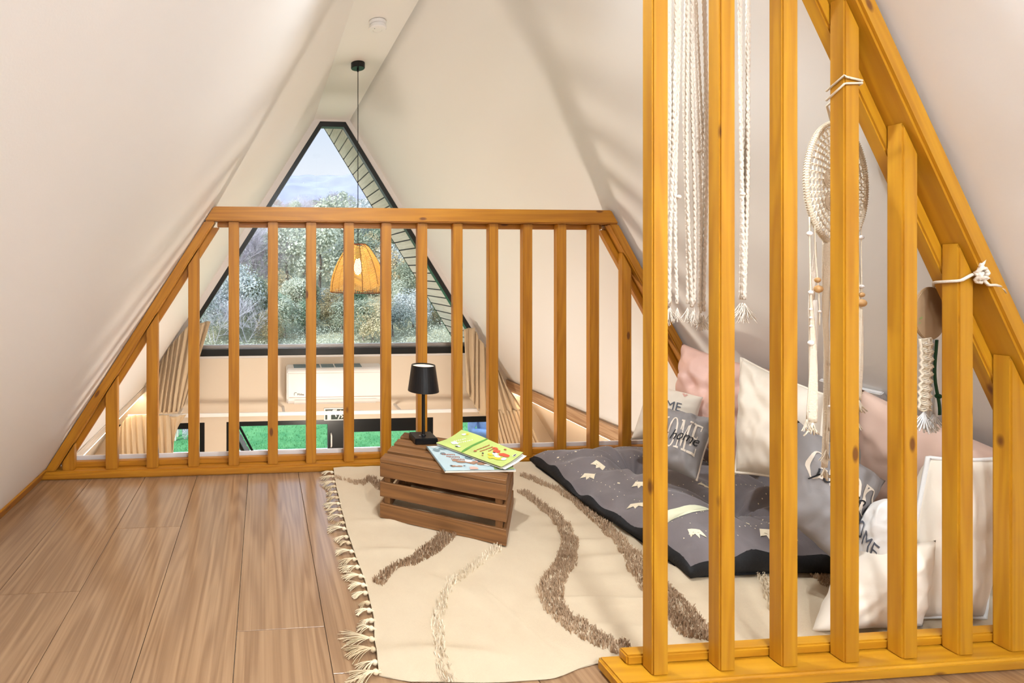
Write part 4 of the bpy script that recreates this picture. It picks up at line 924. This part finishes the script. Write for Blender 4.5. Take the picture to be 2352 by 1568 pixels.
# ------------------------------------------------------------------ large dreamcatcher
DC = Vector((1.540, 1.232, 1.232)); RD = .163; th_ = math.radians(19); de = Vector((math.cos(th_), math.sin(th_), 0)); dn = Vector((-math.sin(th_), math.cos(th_), 0))
def dp(r, a, o=0): return DC + de * (r * math.cos(a)) + Vector((0, 0, r * math.sin(a))) + dn * o
dc = thing('dreamcatcher', DC - Vector((0, 0, .5)), 'big lace dreamcatcher with ribbons and feathers tied to the fourth partition slat', 'dreamcatcher')
mb = MB(); mb.tube([dp(RD, 2 * math.pi * i / 64) for i in range(64)], .0055, 8, closed=True)
for i in range(150):
    a = 2 * math.pi * i / 150; mb.tube([dp(RD + .0062 * math.cos(t), a + .014 * t / 6.28, .0062 * math.sin(t)) for t in [6.283 * q / 6 for q in range(7)]], .0012, 3, cap=False)
mb.build('hoop', M['lace'], dc, smooth=True)
mb = MB(); cen = Vector((0, 0))
for ring_ in range(1, 9):
    r = RD * ring_ / 8.5; nn = 6 + ring_ * 5
    for i in range(nn):
        a0 = 2 * math.pi * (i + .5 * (ring_ % 2)) / nn; a1 = 2 * math.pi * (i + 1 + .5 * (ring_ % 2)) / nn; am = (a0 + a1) / 2
        r0 = r - RD / 8.5
        mb.tube([dp(r * (1 + .006 * math.sin(a0 * 9)), a0), dp(r * .985, lerp(a0, a1, .5)), dp(r, a1)], .0021, 4, cap=False)
        mb.tube([dp(r, a0), dp(lerp(r, r0, .5), am, .003), dp(r0, am)], .0019, 4, cap=False)
        mb.tube([dp(r, a1), dp(lerp(r, r0, .5), am + .02, -.002), dp(r0, am)], .0019, 4, cap=False)
for cx_, cz_ in ((-.052, .012), (-.045, -.048), (.05, .03), (.01, .055), (.02, -.055)):
    for ring_ in range(4):
        q = .006 + ring_ * .006
        mb.tube([DC + de * (cx_ + q * math.cos(t)) + Vector((0, 0, cz_ + q * math.sin(t))) - dn * .002 for t in [2 * math.pi * i / 16 for i in range(16)]], .0026, 4, closed=True)
mb.build('lace_web', M['lace'], dc, smooth=True)
# ties round the slat
px0, px1, py0, py1 = 1.4235, 1.466, 1.1225, 1.158
mb = MB()
for za, zb_, zc_ in ((1.462, 1.474, 1.466), (1.438, 1.458, 1.460)):
    mb.tube([(px0 - .002, py1 + .004, za - .008), (px0 - .0025, py0 - .0015, za + .012 + (zb_ - za) * .4), (px0, py0 - .003, zb_), (px1, py0 - .003, zc_), (px1 + .003, py0, zc_), (px1 + .003, py1 + .003, zc_ - .01), (1.47, 1.2, 1.43), dp(RD, 1.75)], .0028, 5)
mb.build('tie_ribbon', M['lace'], dc, smooth=True)
def ribbon(name, p0, L, w, mat, parent, sway=.012, seed=0, end=True, wave=2.2):
    r_ = random.Random(seed); ph = r_.random() * 6; n = 40; p0 = Vector(p0)
    def f(u, v):
        tw = .6 * math.sin(v * wave * 2 + ph); c = p0 + Vector((sway * math.sin(v * wave + ph) - sway * math.sin(ph), .006 * math.sin(v * 4 + ph), -L * v))
        d = Vector((math.cos(tw), math.sin(tw), 0)); return c + d * ((u - .5) * w * (1 + .06 * math.sin(v * 130)))
    mb = MB(); mb.grid(f, 4, n)
    if end: frayed(mb, f(.5, 1), .03, 12, .0012, .4)
    return mb.build(name, mat, parent, smooth=True, solid=.0012)
def string(p0, L, parent, seed=0, beads=(), end=.03, r=.0016, name='cord', sway=.01):
    r_ = random.Random(seed); ph = r_.random() * 6; p0 = Vector(p0); pts = [p0 + Vector((sway * math.sin(t * 3 + ph) - sway * math.sin(ph), .004 * math.sin(t * 5 + ph), -L * t)) for t in [i / 24 for i in range(25)]]
    mb = MB(); mb.tube(pts, r, 5)
    if end: frayed(mb, pts[-1], end, 12, .0011, .4)
    o = mb.build(name, M['lace'], parent, smooth=True)
    for t, rad, mt, nm in beads:
        q_ = pts[int(t * 24)]; b = MB(); b.ball(q_, rad, 10); b.build(nm, M[mt], o, smooth=True)
    return o
low = lambda a: dp(RD, a)
B1 = low(math.radians(215)); B2 = low(math.radians(252)); B3 = low(math.radians(325)); B4 = low(math.radians(270)); B5 = low(math.radians(285))
ribbon('ribbon', B1, .53, .017, M['lace'], dc, seed=1, sway=.008)
ribbon('ribbon', B2 + Vector((-.003, 0, 0)), .50, .026, M['lace'], dc, seed=2, sway=.006, wave=1.2, end=False)
ribbon('ribbon', B2 + Vector((.006, .006, 0)), .60, .014, M['lace'], dc, seed=3, sway=.010)
ribbon('ribbon', B4, .56, .020, M['lace'], dc, seed=6, sway=.006)
ribbon('ribbon', B2 + Vector((-.014, .012, 0)), .36, .012, M['yarn'], dc, seed=7, sway=.016, wave=4, end=False)
ribbon('ribbon', B3, .50, .010, M['lace'], dc, seed=4, sway=.008)
string(B1 + Vector((-.008, -.004, 0)), .52, dc, 1, [(.12, .0065, 'pearl', 'bead'), (.40, .0055, 'pearl', 'bead'), (.46, .0035, 'pearl', 'bead'), (.52, .0035, 'pearl', 'bead'), (.58, .0035, 'pearl', 'bead'), (.64, .007, 'pearl', 'bead')])
string(B1 + Vector((.010, .004, 0)), .28, dc, 2, [(.62, .007, 'bead_wood', 'bead'), (.70, .010, 'bead_wood', 'bead'), (.9, .004, 'pearl', 'bead')], end=0)
string(B2 + Vector((.012, -.003, 0)), .55, dc, 3, [(.62, .004, 'pearl', 'bead'), (.8, .004, 'pearl', 'bead')])
string(B5, .57, dc, 8, [(.5, .006, 'bead_wood', 'bead')])
string(B3 + Vector((.004, -.002, 0)), .55, dc, 4, [(.10, .0065, 'pearl', 'bead'), (.34, .006, 'pearl', 'bead'), (.40, .007, 'bead_wood', 'bead'), (.44, .011, 'bead_wood', 'bead')])
string(B3 + Vector((-.010, .002, 0)), .46, dc, 5, [(.6, .004, 'pearl', 'bead')])
def feather(p0, L, w, parent, tilt=.1):
    p0 = Vector(p0)
    def f(u, v):
        s_ = math.sin(math.pi * min(1, v * .93 + .05)) ** .7 * w * (1 - .25 * v); return p0 + Vector(((u - .5) * 2 * s_ + tilt * L * v, .012 * math.sin(v * 2) + abs(u - .5) * .008, -L * v + .006 * math.sin(v * 60) * abs(u - .5)))
    mb = MB(); mb.grid(f, 6, 26); mb.tube([f(.5, v / 10) for v in range(11)], .001, 4); mb.build('feather', M['feather'], parent, smooth=True)
feather(B3 + Vector((.006, 0, -.255)), .13, .017, dc, .03); feather(B1 + Vector((.014, 0, -.215)), .17, .016, dc, .08); feather(B4 + Vector((0, -.01, -.2)), .14, .016, dc, -.05)
# ------------------------------------------------------------------ small plaque hanging on the sixth slat
dq = Vector((1.795, 1.205, .886))
hp = thing('hanging_plaque', (1.78, 1.2, .55), 'round brown plaque with lace strip and tassel, roped to the sixth partition slat', 'wall hanging')
pa = math.radians(10); pe = Vector((math.cos(pa), math.sin(pa), 0)); pn = Vector((-math.sin(pa), math.cos(pa), 0)); PCn = Vector((1.792, 1.212, .884))
mb = MB(); n = 40; vs = []
for o_ in (0, .006):
    for i in range(n): a = 2 * math.pi * i / n; vs.append(PCn + pe * (.066 * math.cos(a)) + Vector((0, 0, .072 * math.sin(a))) + pn * o_)
mb.add(vs, [tuple(range(n)), tuple(range(n, 2 * n))[::-1]] + [(i, (i + 1) % n, n + (i + 1) % n, n + i) for i in range(n)]); mb.build('disc', M['plaque'], hp, bevel=.0015)
mb = MB()
for cx_, cz_, s_ in ((-.046, -.012, .008), (-.050, -.024, .006), (-.041, -.009, .005)):
    c = PCn + pe * cx_ + Vector((0, 0, cz_)) - pn * .0012; mb.add([c + pe * s_ * x + Vector((0, 0, s_ * z)) for x, z in ((-.9, 0), (0, .35), (1, .1), (0, -.3))], [(0, 1, 2, 3)])
mb.build('painted_leaf', M['art_olive'], hp)
def lace(u, v):
    w = .019; p = PCn + pe * (-.026 + .004 * math.sin(v * 5)) + Vector((0, -.004, -.066 - .19 * v)); return p + pe * ((u - .5) * 2 * w * (1 - .15 * math.sin(v * 3))) + pn * (.003 * math.sin(v * 60) + .004 * math.cos(u * 5))
mb = MB()
for i in range(46):
    v = i / 45; mb.tube([lace(u / 5, v + .012 * math.sin(u * 1.6)) for u in range(6)], .0022, 4, cap=False)
for u in (0, .5, 1): mb.tube([lace(u, i / 20) for i in range(21)], .003, 5)
mb.build('lace_strip', M['lace'], hp, smooth=True)
mb = MB(); mb.grid(lambda u, v: PCn + pe * (.006 + .003 * math.sin(v * 8)) + Vector((0, -.008, -.070 - .20 * v)) + pe * ((u - .5) * .010) + pn * .004 * math.sin(v * 5), 2, 30); mb.ball(PCn + pe * .008 + Vector((0, -.01, -.22)), .006, 8); mb.build('green_ribbon', M['green_ribbon'], hp, smooth=True, solid=.002)
mb = MB()
for i in range(40):
    x = rr.uniform(-.008, .03); mb.tube([PCn + pe * (x + .004 * math.sin(q * 1.3 + i)) + Vector((0, .002 + .004 * rr.random(), -.07 - .21 * q / 6)) for q in range(7)], .0022, 4)
frayed(mb, PCn + pe * -.03 + Vector((0, 0, -.262)), .05, 30, .0018, .7); frayed(mb, PCn + pe * .01 + Vector((0, 0, -.27)), .045, 24, .0018, .4)
mb.build('tassel', M['white_cotton'], hp, smooth=True)
qx0, qx1 = 1.7375, 1.780; mb = MB(); zr = .985
mb.tube([(1.79, 1.205, .957), (1.76, 1.185, .968), (qx0 - .004, py1 + .004, .970), (qx0 - .0045, py0, .974), (qx0, py0 - .0045, .976), (1.765, py0 - .0055, .990), (qx1 + .001, py0 - .0045, .992), (qx1 + .0045, py0, .990), (qx1 + .0045, py1 + .003, .98), (1.785, 1.19, .967), (1.795, 1.206, .957)], .0038, 6)
kx, ky, kz = 1.776, py0 - .009, .990
for i in range(5):
    a = i * 1.3; mb.tube([(kx + .011 * math.cos(t + a), ky - .006 + .006 * math.sin(2 * t + i), kz + .012 * math.sin(t + a) + .004 * (i - 2)) for t in [.6 * q for q in range(9)]], .0042, 6)
mb.tube([(kx, ky, kz + .005), (kx + .002, ky - .006, kz + .028), (kx + .008, ky - .004, kz + .036)], .0048, 6)
tail = [(kx + .004, ky - .004, kz - .01), (kx + .016, ky - .008, kz - .026), (kx + .034, ky - .008, kz - .026), (kx + .052, ky - .006, kz - .030)]
mb.tube(tail, .0036, 6); 
for _ in range(12):
    e = Vector(tail[-1]); mb.tube([e, e + Vector((rr.uniform(.004, .014), rr.uniform(-.006, .006), rr.uniform(-.018, -.004)))], .0012, 3)
mb.build('rope', M['yarn'], hp, smooth=True)
# ------------------------------------------------------------------ outdoors
ZGND = -2.45
def terr(x, y):
    z = ZGND - .02
    if y > 20:
        k = (y - 20); z += .160 * k + 1.4 * nz(x, y, 0, .045) * min(1, k / 14) + max(0, (x - y * .10)) * .05 * min(1, k / 60) + .6 * nz(x, y, 5, .16) * min(1, k / 14)
        if y > 150: z -= (y - 150) * .25
    return z
mb = MB(); mb.grid(lambda u, v: Vector((lerp(-60, 90, u), lerp(19, 175, v), terr(lerp(-60, 90, u), lerp(19, 175, v)))), 90, 90)
struct(mb.build('ground_hillside', M['hill'], smooth=True), 'shrubby hillside beyond the lawn')
mb = MB(); mb.grid(lambda u, v: Vector((lerp(-700, 900, u), 620 + 260 * v, -40 + (196 + 26 * nz(u, v, 0, 5) + 12 * nz(u, v, 2, 17) + 6 * nz(u, v, 4, 50) + 120 * max(0, u - .5) * 2) * math.sin(math.pi * min(1, v * .5 + .02)) ** .8)), 240, 40)
struct(mb.build('ground_mountain', M['mountain'], smooth=True), 'hazy lavender mountain ridge far behind the hill')
mb = MB(); mb.box((-30, 9.55, ZGND - .1), (40, 20, ZGND))
rg = random.Random(5)
for _ in range(26000):
    y = 9.6 + 9 * rg.random() ** 1.4; x = rg.uniform(-4, 8) * (y / 10); h = rg.uniform(.02, .05); a = rg.uniform(0, 3.14); w = .006
    d = Vector((math.cos(a), math.sin(a), 0)) * w; b = Vector((x, y, ZGND - .002)); t = b + Vector((rg.uniform(-.03, .03), rg.uniform(-.03, .03), h)); mb.add([b - d, b + d, t], [(0, 1, 2)])
o = mb.build('lawn', M['grass']); tag(o, 'bright green lawn outside the glass doors', 'lawn', kind='stuff')
mb = MB(); mb.box((-6, G1 + .01, ZGND - .1), (9, 9.25, ZGND + .02), 0); struct(mb.build('ground_deck', M['deck']), 'deck outside the doors')
mb = MB(); mb.box((-12, 9.26, ZGND - .1), (16, 9.54, ZGND + .05)); struct(mb.build('trim_kerb', M['kerb'], bevel=.01), 'white kerb between deck and lawn')
def crown_mesh(kind, seed):
    r_ = random.Random(seed); mb = MB()
    if kind in ('broad', 'cone'):
        blobs = []
        for i in range(16):
            if kind == 'broad':
                a = r_.uniform(0, 6.28); q_ = r_.random() ** .6; z = r_.uniform(.25, .95); rad = 1.55 * math.sin(math.pi * min(1, .15 + z * .8)) * q_
                blobs.append((Vector((rad * math.cos(a), rad * math.sin(a), .5 + z * 3.6)), r_.uniform(.55, 1.0)))
            else:
                z = i / 16; a = r_.uniform(0, 6.28); blobs.append((Vector((.5 * (1 - z) * math.cos(a), .5 * (1 - z) * math.sin(a), .5 + z * 4.6)), 1.15 * (1 - z) + .18))
        for c, br in blobs:
            for _ in range(260):
                d = Vector((r_.gauss(0, 1), r_.gauss(0, 1), r_.gauss(0, 1))).normalized(); p = c + d * br * r_.uniform(.72, 1.05) * Vector((1, 1, .8)).length / 1.6
                a = Vector((r_.gauss(0, 1), r_.gauss(0, 1), r_.gauss(0, 1))).normalized(); b = a.cross(d + a * .3); b = b.normalized() if b.length > 1e-4 else a.orthogonal().normalized()
                s_ = r_.uniform(.05, .12); mb.add([p - a * s_, p + b * s_ * .55, p + a * s_, p - b * s_ * .55], [(0, 1, 2, 3)])
    else:
        def br(p, d, L, w, lev):
            q_ = p + d * L; n = d.orthogonal().normalized() * w; m_ = d.cross(n).normalized() * w
            mb.add([p - n, p + n, q_ + n * .5, q_ - n * .5], [(0, 1, 2, 3)]); mb.add([p - m_, p + m_, q_ + m_ * .5, q_ - m_ * .5], [(0, 1, 2, 3)])
            if lev == 0: return
            for _ in range(5 if lev < 4 else 6):
                e = (d + Vector((r_.gauss(0, .55), r_.gauss(0, .55), r_.gauss(.1, .35)))).normalized()
                br(p + d * L * r_.uniform(.35, 1), e, L * r_.uniform(.5, .8), w * .55, lev - 1)
        for _ in range(3): br(Vector((r_.uniform(-.2, .2), r_.uniform(-.2, .2), 0)), Vector((r_.gauss(0, .25), r_.gauss(0, .25), 1)).normalized(), 1.9, .035, 4)
    return mb
protos = []
for nm, kind, mat, trunk, seed, lab in (('leafy_tree', 'broad', 'leaf_olive', 1, 1, 'olive green bushy tree on the hillside beyond the window'), ('leafy_tree', 'broad', 'leaf_grey', 1, 2, 'grey green bushy tree on the hillside beyond the window'), ('leafy_tree', 'broad', 'leaf_deep', 1, 3, 'deep green bushy tree on the hillside beyond the window'),
        ('conifer', 'cone', 'leaf_deep', 1, 4, 'small pointed conifer on the hillside beyond the window'), ('bare_tree', 'bare', 'twig_grey', 0, 5, 'leafless pale grey tree on the hillside beyond the window'), ('bare_tree', 'bare', 'twig_pink', 0, 6, 'leafless pinkish tan tree on the hillside beyond the window'), ('bare_tree', 'bare', 'twig_rust', 0, 7, 'rust coloured leafless tree in the middle of the hillside'), ('leafy_tree', 'broad', 'leaf_gold', 1, 8, 'yellowish bushy tree low on the hillside beyond the window')):
    mb = crown_mesh(kind, seed); protos.append([nm, mb, M[mat], trunk, lab, None])
tm = MB(); tm.tube([(0, 0, -.3), (.05, 0, .8), (.0, .06, 2.0), (.08, 0, 3.2)], [.12, .10, .07, .03], 6)
def plant(k, x, y, s, rz, sz=1.0):
    P = protos[k]
    if P[5] is None:
        o = P[1].build(P[0], P[2]); ch = []
        if P[3]: t = tm.build('trunk', M['bark'], o); ch.append(t)
        P[5] = (o, ch); new = o
    else:
        o, ch = P[5]; new = o.copy(); C.objects.link(new)
        for c in ch: d = c.copy(); C.objects.link(d); d.parent = new
    new.location = (x, y, terr(x, y) - .1); new.rotation_euler = (0, 0, rz); new.scale = (s, s, s * sz)
    tag(new, P[4], 'tree', P[4].split(' on the')[0].split(' in the')[0].split(' low on')[0] + 's on the hill'); return new
rt_ = random.Random(42); pts_ = []
def column_dir(u): return (u - CX) / F
def try_plant(u, d, k, s, mind):
    p = CAM + fw * d + rt * (d * column_dir(u))
    if any((p.x - a) ** 2 + (p.y - b) ** 2 < (mind * (.5 + d / 120)) ** 2 for a, b in pts_): return False
    pts_.append((p.x, p.y)); plant(k, p.x, p.y, s, rt_.uniform(0, 6.28), rt_.uniform(.85, 1.15)); return True
for u, d, k, s in ((505, 30, 4, 1.5), (555, 28, 4, 1.25), (465, 33, 4, 1.5), (590, 42, 3, 1.15), (612, 34, 0, .9), (660, 30, 0, 1.0), (700, 38, 1, 1.25), (735, 29, 0, 1.05), (770, 36, 0, 1.3), (815, 30, 0, 1.0), (850, 40, 1, 1.35), (880, 29, 7, .75), (915, 33, 0, 1.05), (950, 28, 7, .8), (985, 34, 0, 1.2), (1020, 29, 1, 1.0), (722, 44, 6, .95), (742, 45, 6, 1.0), (757, 43, 6, .8), (640, 27, 7, .5), (540, 36, 1, .9), (485, 40, 5, 1.2), (900, 30, 1, .8), (1050, 33, 0, 1.1)):
    try_plant(u, d, k, s, .1)
for i in range(34):
    u = 440 + i * 19 + rt_.uniform(-8, 8); d = rt_.uniform(21.5, 26.5)
    try_plant(u, d, rt_.choice([0, 1, 2, 1, 0, 7]) if u > 570 else rt_.choice([4, 1, 4, 5]), rt_.uniform(.32, .55) * (1 if u > 590 else 1.5), .1)
cnt = 0
for _ in range(5000):
    if cnt >= 260: break
    d = 29 + 118 * rt_.random() ** .8; u = rt_.uniform(430, 1075)
    v_est = d
    low_ = d < 55
    if u > 640 and low_: k = rt_.choice([0, 0, 1, 1, 2, 7, 5])
    elif low_: k = rt_.choice([4, 4, 5, 1, 4, 0])
    else: k = rt_.choice([4, 1, 5, 4, 4, 5, 1, 4, 5, 0])
    if k == 6: k = 5
    if try_plant(u, d, k, rt_.uniform(.65, 1.1) * (1.0 if d < 60 else 1.2), 2.6): cnt += 1
mb = MB(); ru = random.Random(77)
for _ in range(60000):
    d = 20.5 + 60 * ru.random() ** 2.2; u = ru.uniform(420, 1090); p = CAM + fw * d + rt * (d * column_dir(u)); z = terr(p.x, p.y); h = ru.uniform(0, .5) * (1 if d > 22 else .5)
    a = Vector((ru.gauss(0, 1), ru.gauss(0, 1), ru.gauss(0, 1))).normalized(); b = a.orthogonal().normalized(); s_ = ru.uniform(.025, .055) * (.4 + d / 40); q_ = Vector((p.x, p.y, z + h))
    mb.add([q_ - a * s_, q_ + b * s_ * .5, q_ + a * s_, q_ - b * s_ * .5], [(0, 1, 2, 3)])
o = mb.build('undergrowth', M['leaf_olive']); tag(o, 'low grey green undergrowth covering the foot of the hillside', 'undergrowth', kind='stuff')
# lawn bits
for i, (u, v0, v1) in enumerate(((401, 975, 1011), (406, 972, 1002))):
    p = at(u, v1, 2, ZGND); tp = at(u, v0 - 20, 1, p.y); mb = MB(); mb.box((p.x - .035, p.y - .035, ZGND - .02), (p.x + .035, p.y + .035, tp.z)); o = mb.build('wooden_stake', M['stake'], None, loc=(p.x, p.y, ZGND)); tag(o, ('left and taller' if i == 0 else 'right and shorter') + ' of two pale wooden stakes on the lawn behind the lower left window', 'stake')
p = at(421, 1006, 2, ZGND); mb = crown_mesh('broad', 31); o = mb.build('pale_shrub', M['twig_grey']); o.location = (p.x, p.y, ZGND - .08); o.scale = (.07, .07, .13); tag(o, 'small pale grey shrub on the lawn beside the wooden stakes', 'shrub')
# folded slatted lounger leaning by the left door jamb
fl_ = thing('folded_lounger', (.0, 6.0, ZGND + .02), 'dark folded slatted lounger leaning outside the left end of the glass doors', 'lounger')
y_ = 6.2; a0 = at(540, 975, 1, y_); a1 = at(578, 1046, 1, y_)
dv = (a1 - a0); b0 = a1 + dv * ((ZGND + .03 - a1.z) / dv.z)
def lean(o_, y): return [(a0.x + o_, y, a0.z), (b0.x + o_, y, b0.z)]
for nm, off, mt in (('frame', 0, 'black'), ('frame', -.10, 'black')):
    for yy in (y_ - .25, y_ + .25):
        mb = MB(); q0, q1 = lean(off, yy); mb.beam(q0, q1, (-.03, 0, 0), (0, .03, 0)); mb.build(nm, M[mt], fl_)
q0, q1 = map(Vector, lean(-.035, y_ - .22))
for i in range(20):
    p = q0.lerp(q1, (i + .5) / 20); mb = MB(); mb.beam(p, p + Vector((0, .44, 0)), (q1 - q0) * .035, (-.015, 0, 0)); mb.build('slat', M['steel_grey_wood'], fl_)
# person on the deck, seen through the lower right window
pp = at(1103, 985, 1, 7.0); gx_, gy_, gz_ = pp.x + .10, 7.0, ZGND + .02
per_ = thing('person', (gx_, gy_, gz_), 'person in a pale blue denim shirt standing outside the lower right window, arms folded', 'person')
def skin(name, joints, edges, mat, parent, sub=2):
    me = bpy.data.meshes.new(name); me.from_pydata([Vector(j[0]) for j in joints], edges, []); me.materials.append(mat)
    o = bpy.data.objects.new(name, me); C.objects.link(o); o.parent = parent
    md = o.modifiers.new('skin', 'SKIN'); md.use_smooth_shade = True
    for i, j in enumerate(joints): me.skin_vertices[0].data[i].radius = (j[1], j[2] if len(j) > 2 else j[1])
    me.skin_vertices[0].data[0].use_root = True
    s_ = o.modifiers.new('sub', 'SUBSURF'); s_.levels = sub; s_.render_levels = sub; return o
J = [((0, 0, .95), .13, .10), ((0, 0, 1.15), .12, .09), ((0, 0, 1.36), .145, .095), ((0, 0, 1.50), .055), ((0, -.01, 1.60), .075, .085), ((0, -.01, 1.72), .07, .08),
     ((-.18, 0, 1.42), .055), ((-.25, -.02, 1.12), .042), ((-.02, -.19, 1.14), .033), ((.07, -.20, 1.17), .03), ((.18, 0, 1.42), .055), ((.25, -.02, 1.12), .042), ((.03, -.22, 1.10), .033), ((-.06, -.23, 1.12), .03),
     ((-.10, 0, .88), .09), ((-.11, -.01, .50), .06), ((-.11, .02, .09), .042), ((-.12, -.13, .035), .035), ((.10, 0, .88), .09), ((.11, -.01, .50), .06), ((.11, .02, .09), .042), ((.12, -.13, .035), .035)]
E_ = [(0, 1), (1, 2), (2, 3), (3, 4), (4, 5), (2, 6), (6, 7), (7, 8), (8, 9), (2, 10), (10, 11), (11, 12), (12, 13), (0, 14), (14, 15), (15, 16), (16, 17), (0, 18), (18, 19), (19, 20), (20, 21)]
skin('body', J, E_, M['skin'], per_)
JS = [((0, 0, .90), .15, .12), ((0, 0, 1.15), .145, .11), ((0, 0, 1.36), .165, .115), ((0, 0, 1.47), .08), ((-.18, 0, 1.42), .075), ((-.25, -.02, 1.12), .062), ((-.05, -.185, 1.14), .05), ((.18, 0, 1.42), .075), ((.25, -.02, 1.12), .062), ((.06, -.215, 1.10), .05)]
skin('denim_shirt', JS, [(0, 1), (1, 2), (2, 3), (2, 4), (4, 5), (5, 6), (2, 7), (7, 8), (8, 9)], M['denim'], per_)
JT = [((0, 0, .95), .14, .115), ((-.10, 0, .86), .105), ((-.11, -.01, .50), .078), ((-.11, .02, .10), .062), ((.10, 0, .86), .105), ((.11, -.01, .50), .078), ((.11, .02, .10), .062)]
skin('trousers', JT, [(0, 1), (1, 2), (2, 3), (0, 4), (4, 5), (5, 6)], M['jeans'], per_)
mb = MB(); c = Vector((gx_, gy_, gz_)) + Vector((0, .012, 1.70)); mb.ball(c, .092, 14, (.92, 1.02, .95)); mb.build('hair', M['hair'], per_, smooth=True)
for sx in (-1, 1):
    mb = MB(); mb.tube([Vector((gx_ + sx * .03 * 1 + .012 * k_ - .02, gy_ - .25 - .004 * k_, gz_ + 1.14 + .004 * sx)) + Vector((sx * .06, -.01 * k_, .012 * k_)) for k_ in range(4)], [.011, .010, .009, .006], 6); mb.build('finger', M['skin'], per_, smooth=True)
mb = MB(); fc = Vector((gx_, gy_ - .085, gz_ + 1.64))
mb.ball(fc + Vector((0, -.012, .0)), .014, 8, (.8, 1.2, 1.2)); mb.build('nose', M['skin'], per_, smooth=True)
for sx in (-1, 1):
    mb = MB(); mb.ball(fc + Vector((sx * .03, .008, .025)), .011, 8, (1.2, .6, .7)); mb.build('eye', M['ink'], per_, smooth=True)
mb = MB(); mb.ball(fc + Vector((0, .006, -.038)), .018, 8, (1.2, .5, .3)); mb.build('mouth', M['art_pink'], per_, smooth=True)
# ------------------------------------------------------------------ light
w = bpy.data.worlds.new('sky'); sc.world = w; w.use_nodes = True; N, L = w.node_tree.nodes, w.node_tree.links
bg = N['Background']; tc = N.new('ShaderNodeTexCoord'); sp = N.new('ShaderNodeSeparateXYZ'); L.new(tc.outputs['Generated'], sp.inputs[0])
cr_ = N.new('ShaderNodeValToRGB'); e = cr_.color_ramp.elements; e[0].position = .5 * 0; e[0].color = S(246, 250, 255); e[1].position = .9; e[1].color = S(190, 215, 250)
e.new(.16).color = S(240, 246, 253); e.new(.30).color = S(214, 230, 250)
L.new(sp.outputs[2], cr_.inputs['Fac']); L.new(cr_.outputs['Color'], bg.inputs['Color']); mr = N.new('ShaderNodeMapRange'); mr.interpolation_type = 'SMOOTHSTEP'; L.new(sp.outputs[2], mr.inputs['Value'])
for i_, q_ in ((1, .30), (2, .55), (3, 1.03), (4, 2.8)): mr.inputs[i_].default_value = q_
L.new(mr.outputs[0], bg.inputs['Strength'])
def light(name, kind, loc, energy, col=(1, 1, 1), size=.1, rot=None, **kw):
    l = bpy.data.lights.new(name, kind); l.energy = energy; l.color = col
    if kind == 'AREA': l.size = size; l.shape = 'DISK'
    elif kind == 'SUN': l.angle = size
    else: l.shadow_soft_size = size
    for k_, v_ in kw.items(): setattr(l, k_, v_)
    o = bpy.data.objects.new(name, l); C.objects.link(o); o.location = loc
    if rot: o.rotation_euler = rot
    return o
WARM = (.86, .93, 1)
for (x, y), en in zip(((.68, 1.5), (.68, .1), (.68, -1.1)), (120, 106, 100)):
    light('spotlight_lamp', 'SPOT', (x, y, ZC - .03), en, WARM, .06, (0, 0, 0), spot_size=math.radians(125), spot_blend=.7)
light('room_fill', 'POINT', (.6, -1.0, 2.175), 86, WARM, .13)  # added front fill, unseen behind the camera, with no fixture
light('pendant_glow', 'POINT', (PX, PY, 1.03), 34, (1, .88, .58), .03)
light('table_lamp_glow', 'POINT', (LX, LY, ZT + .3), .12, (1, .85, .66), .02)
light('lower_room_lamp', 'POINT', (.7, 3.3, -.7), 84, (1, .88, .74), .15)
sd = Vector((.75, .45, -.62)); light('sun', 'SUN', (-20, -20, 30), 4.6, (1, .96, .9), .03, sd.to_track_quat('-Z', 'Y').to_euler())
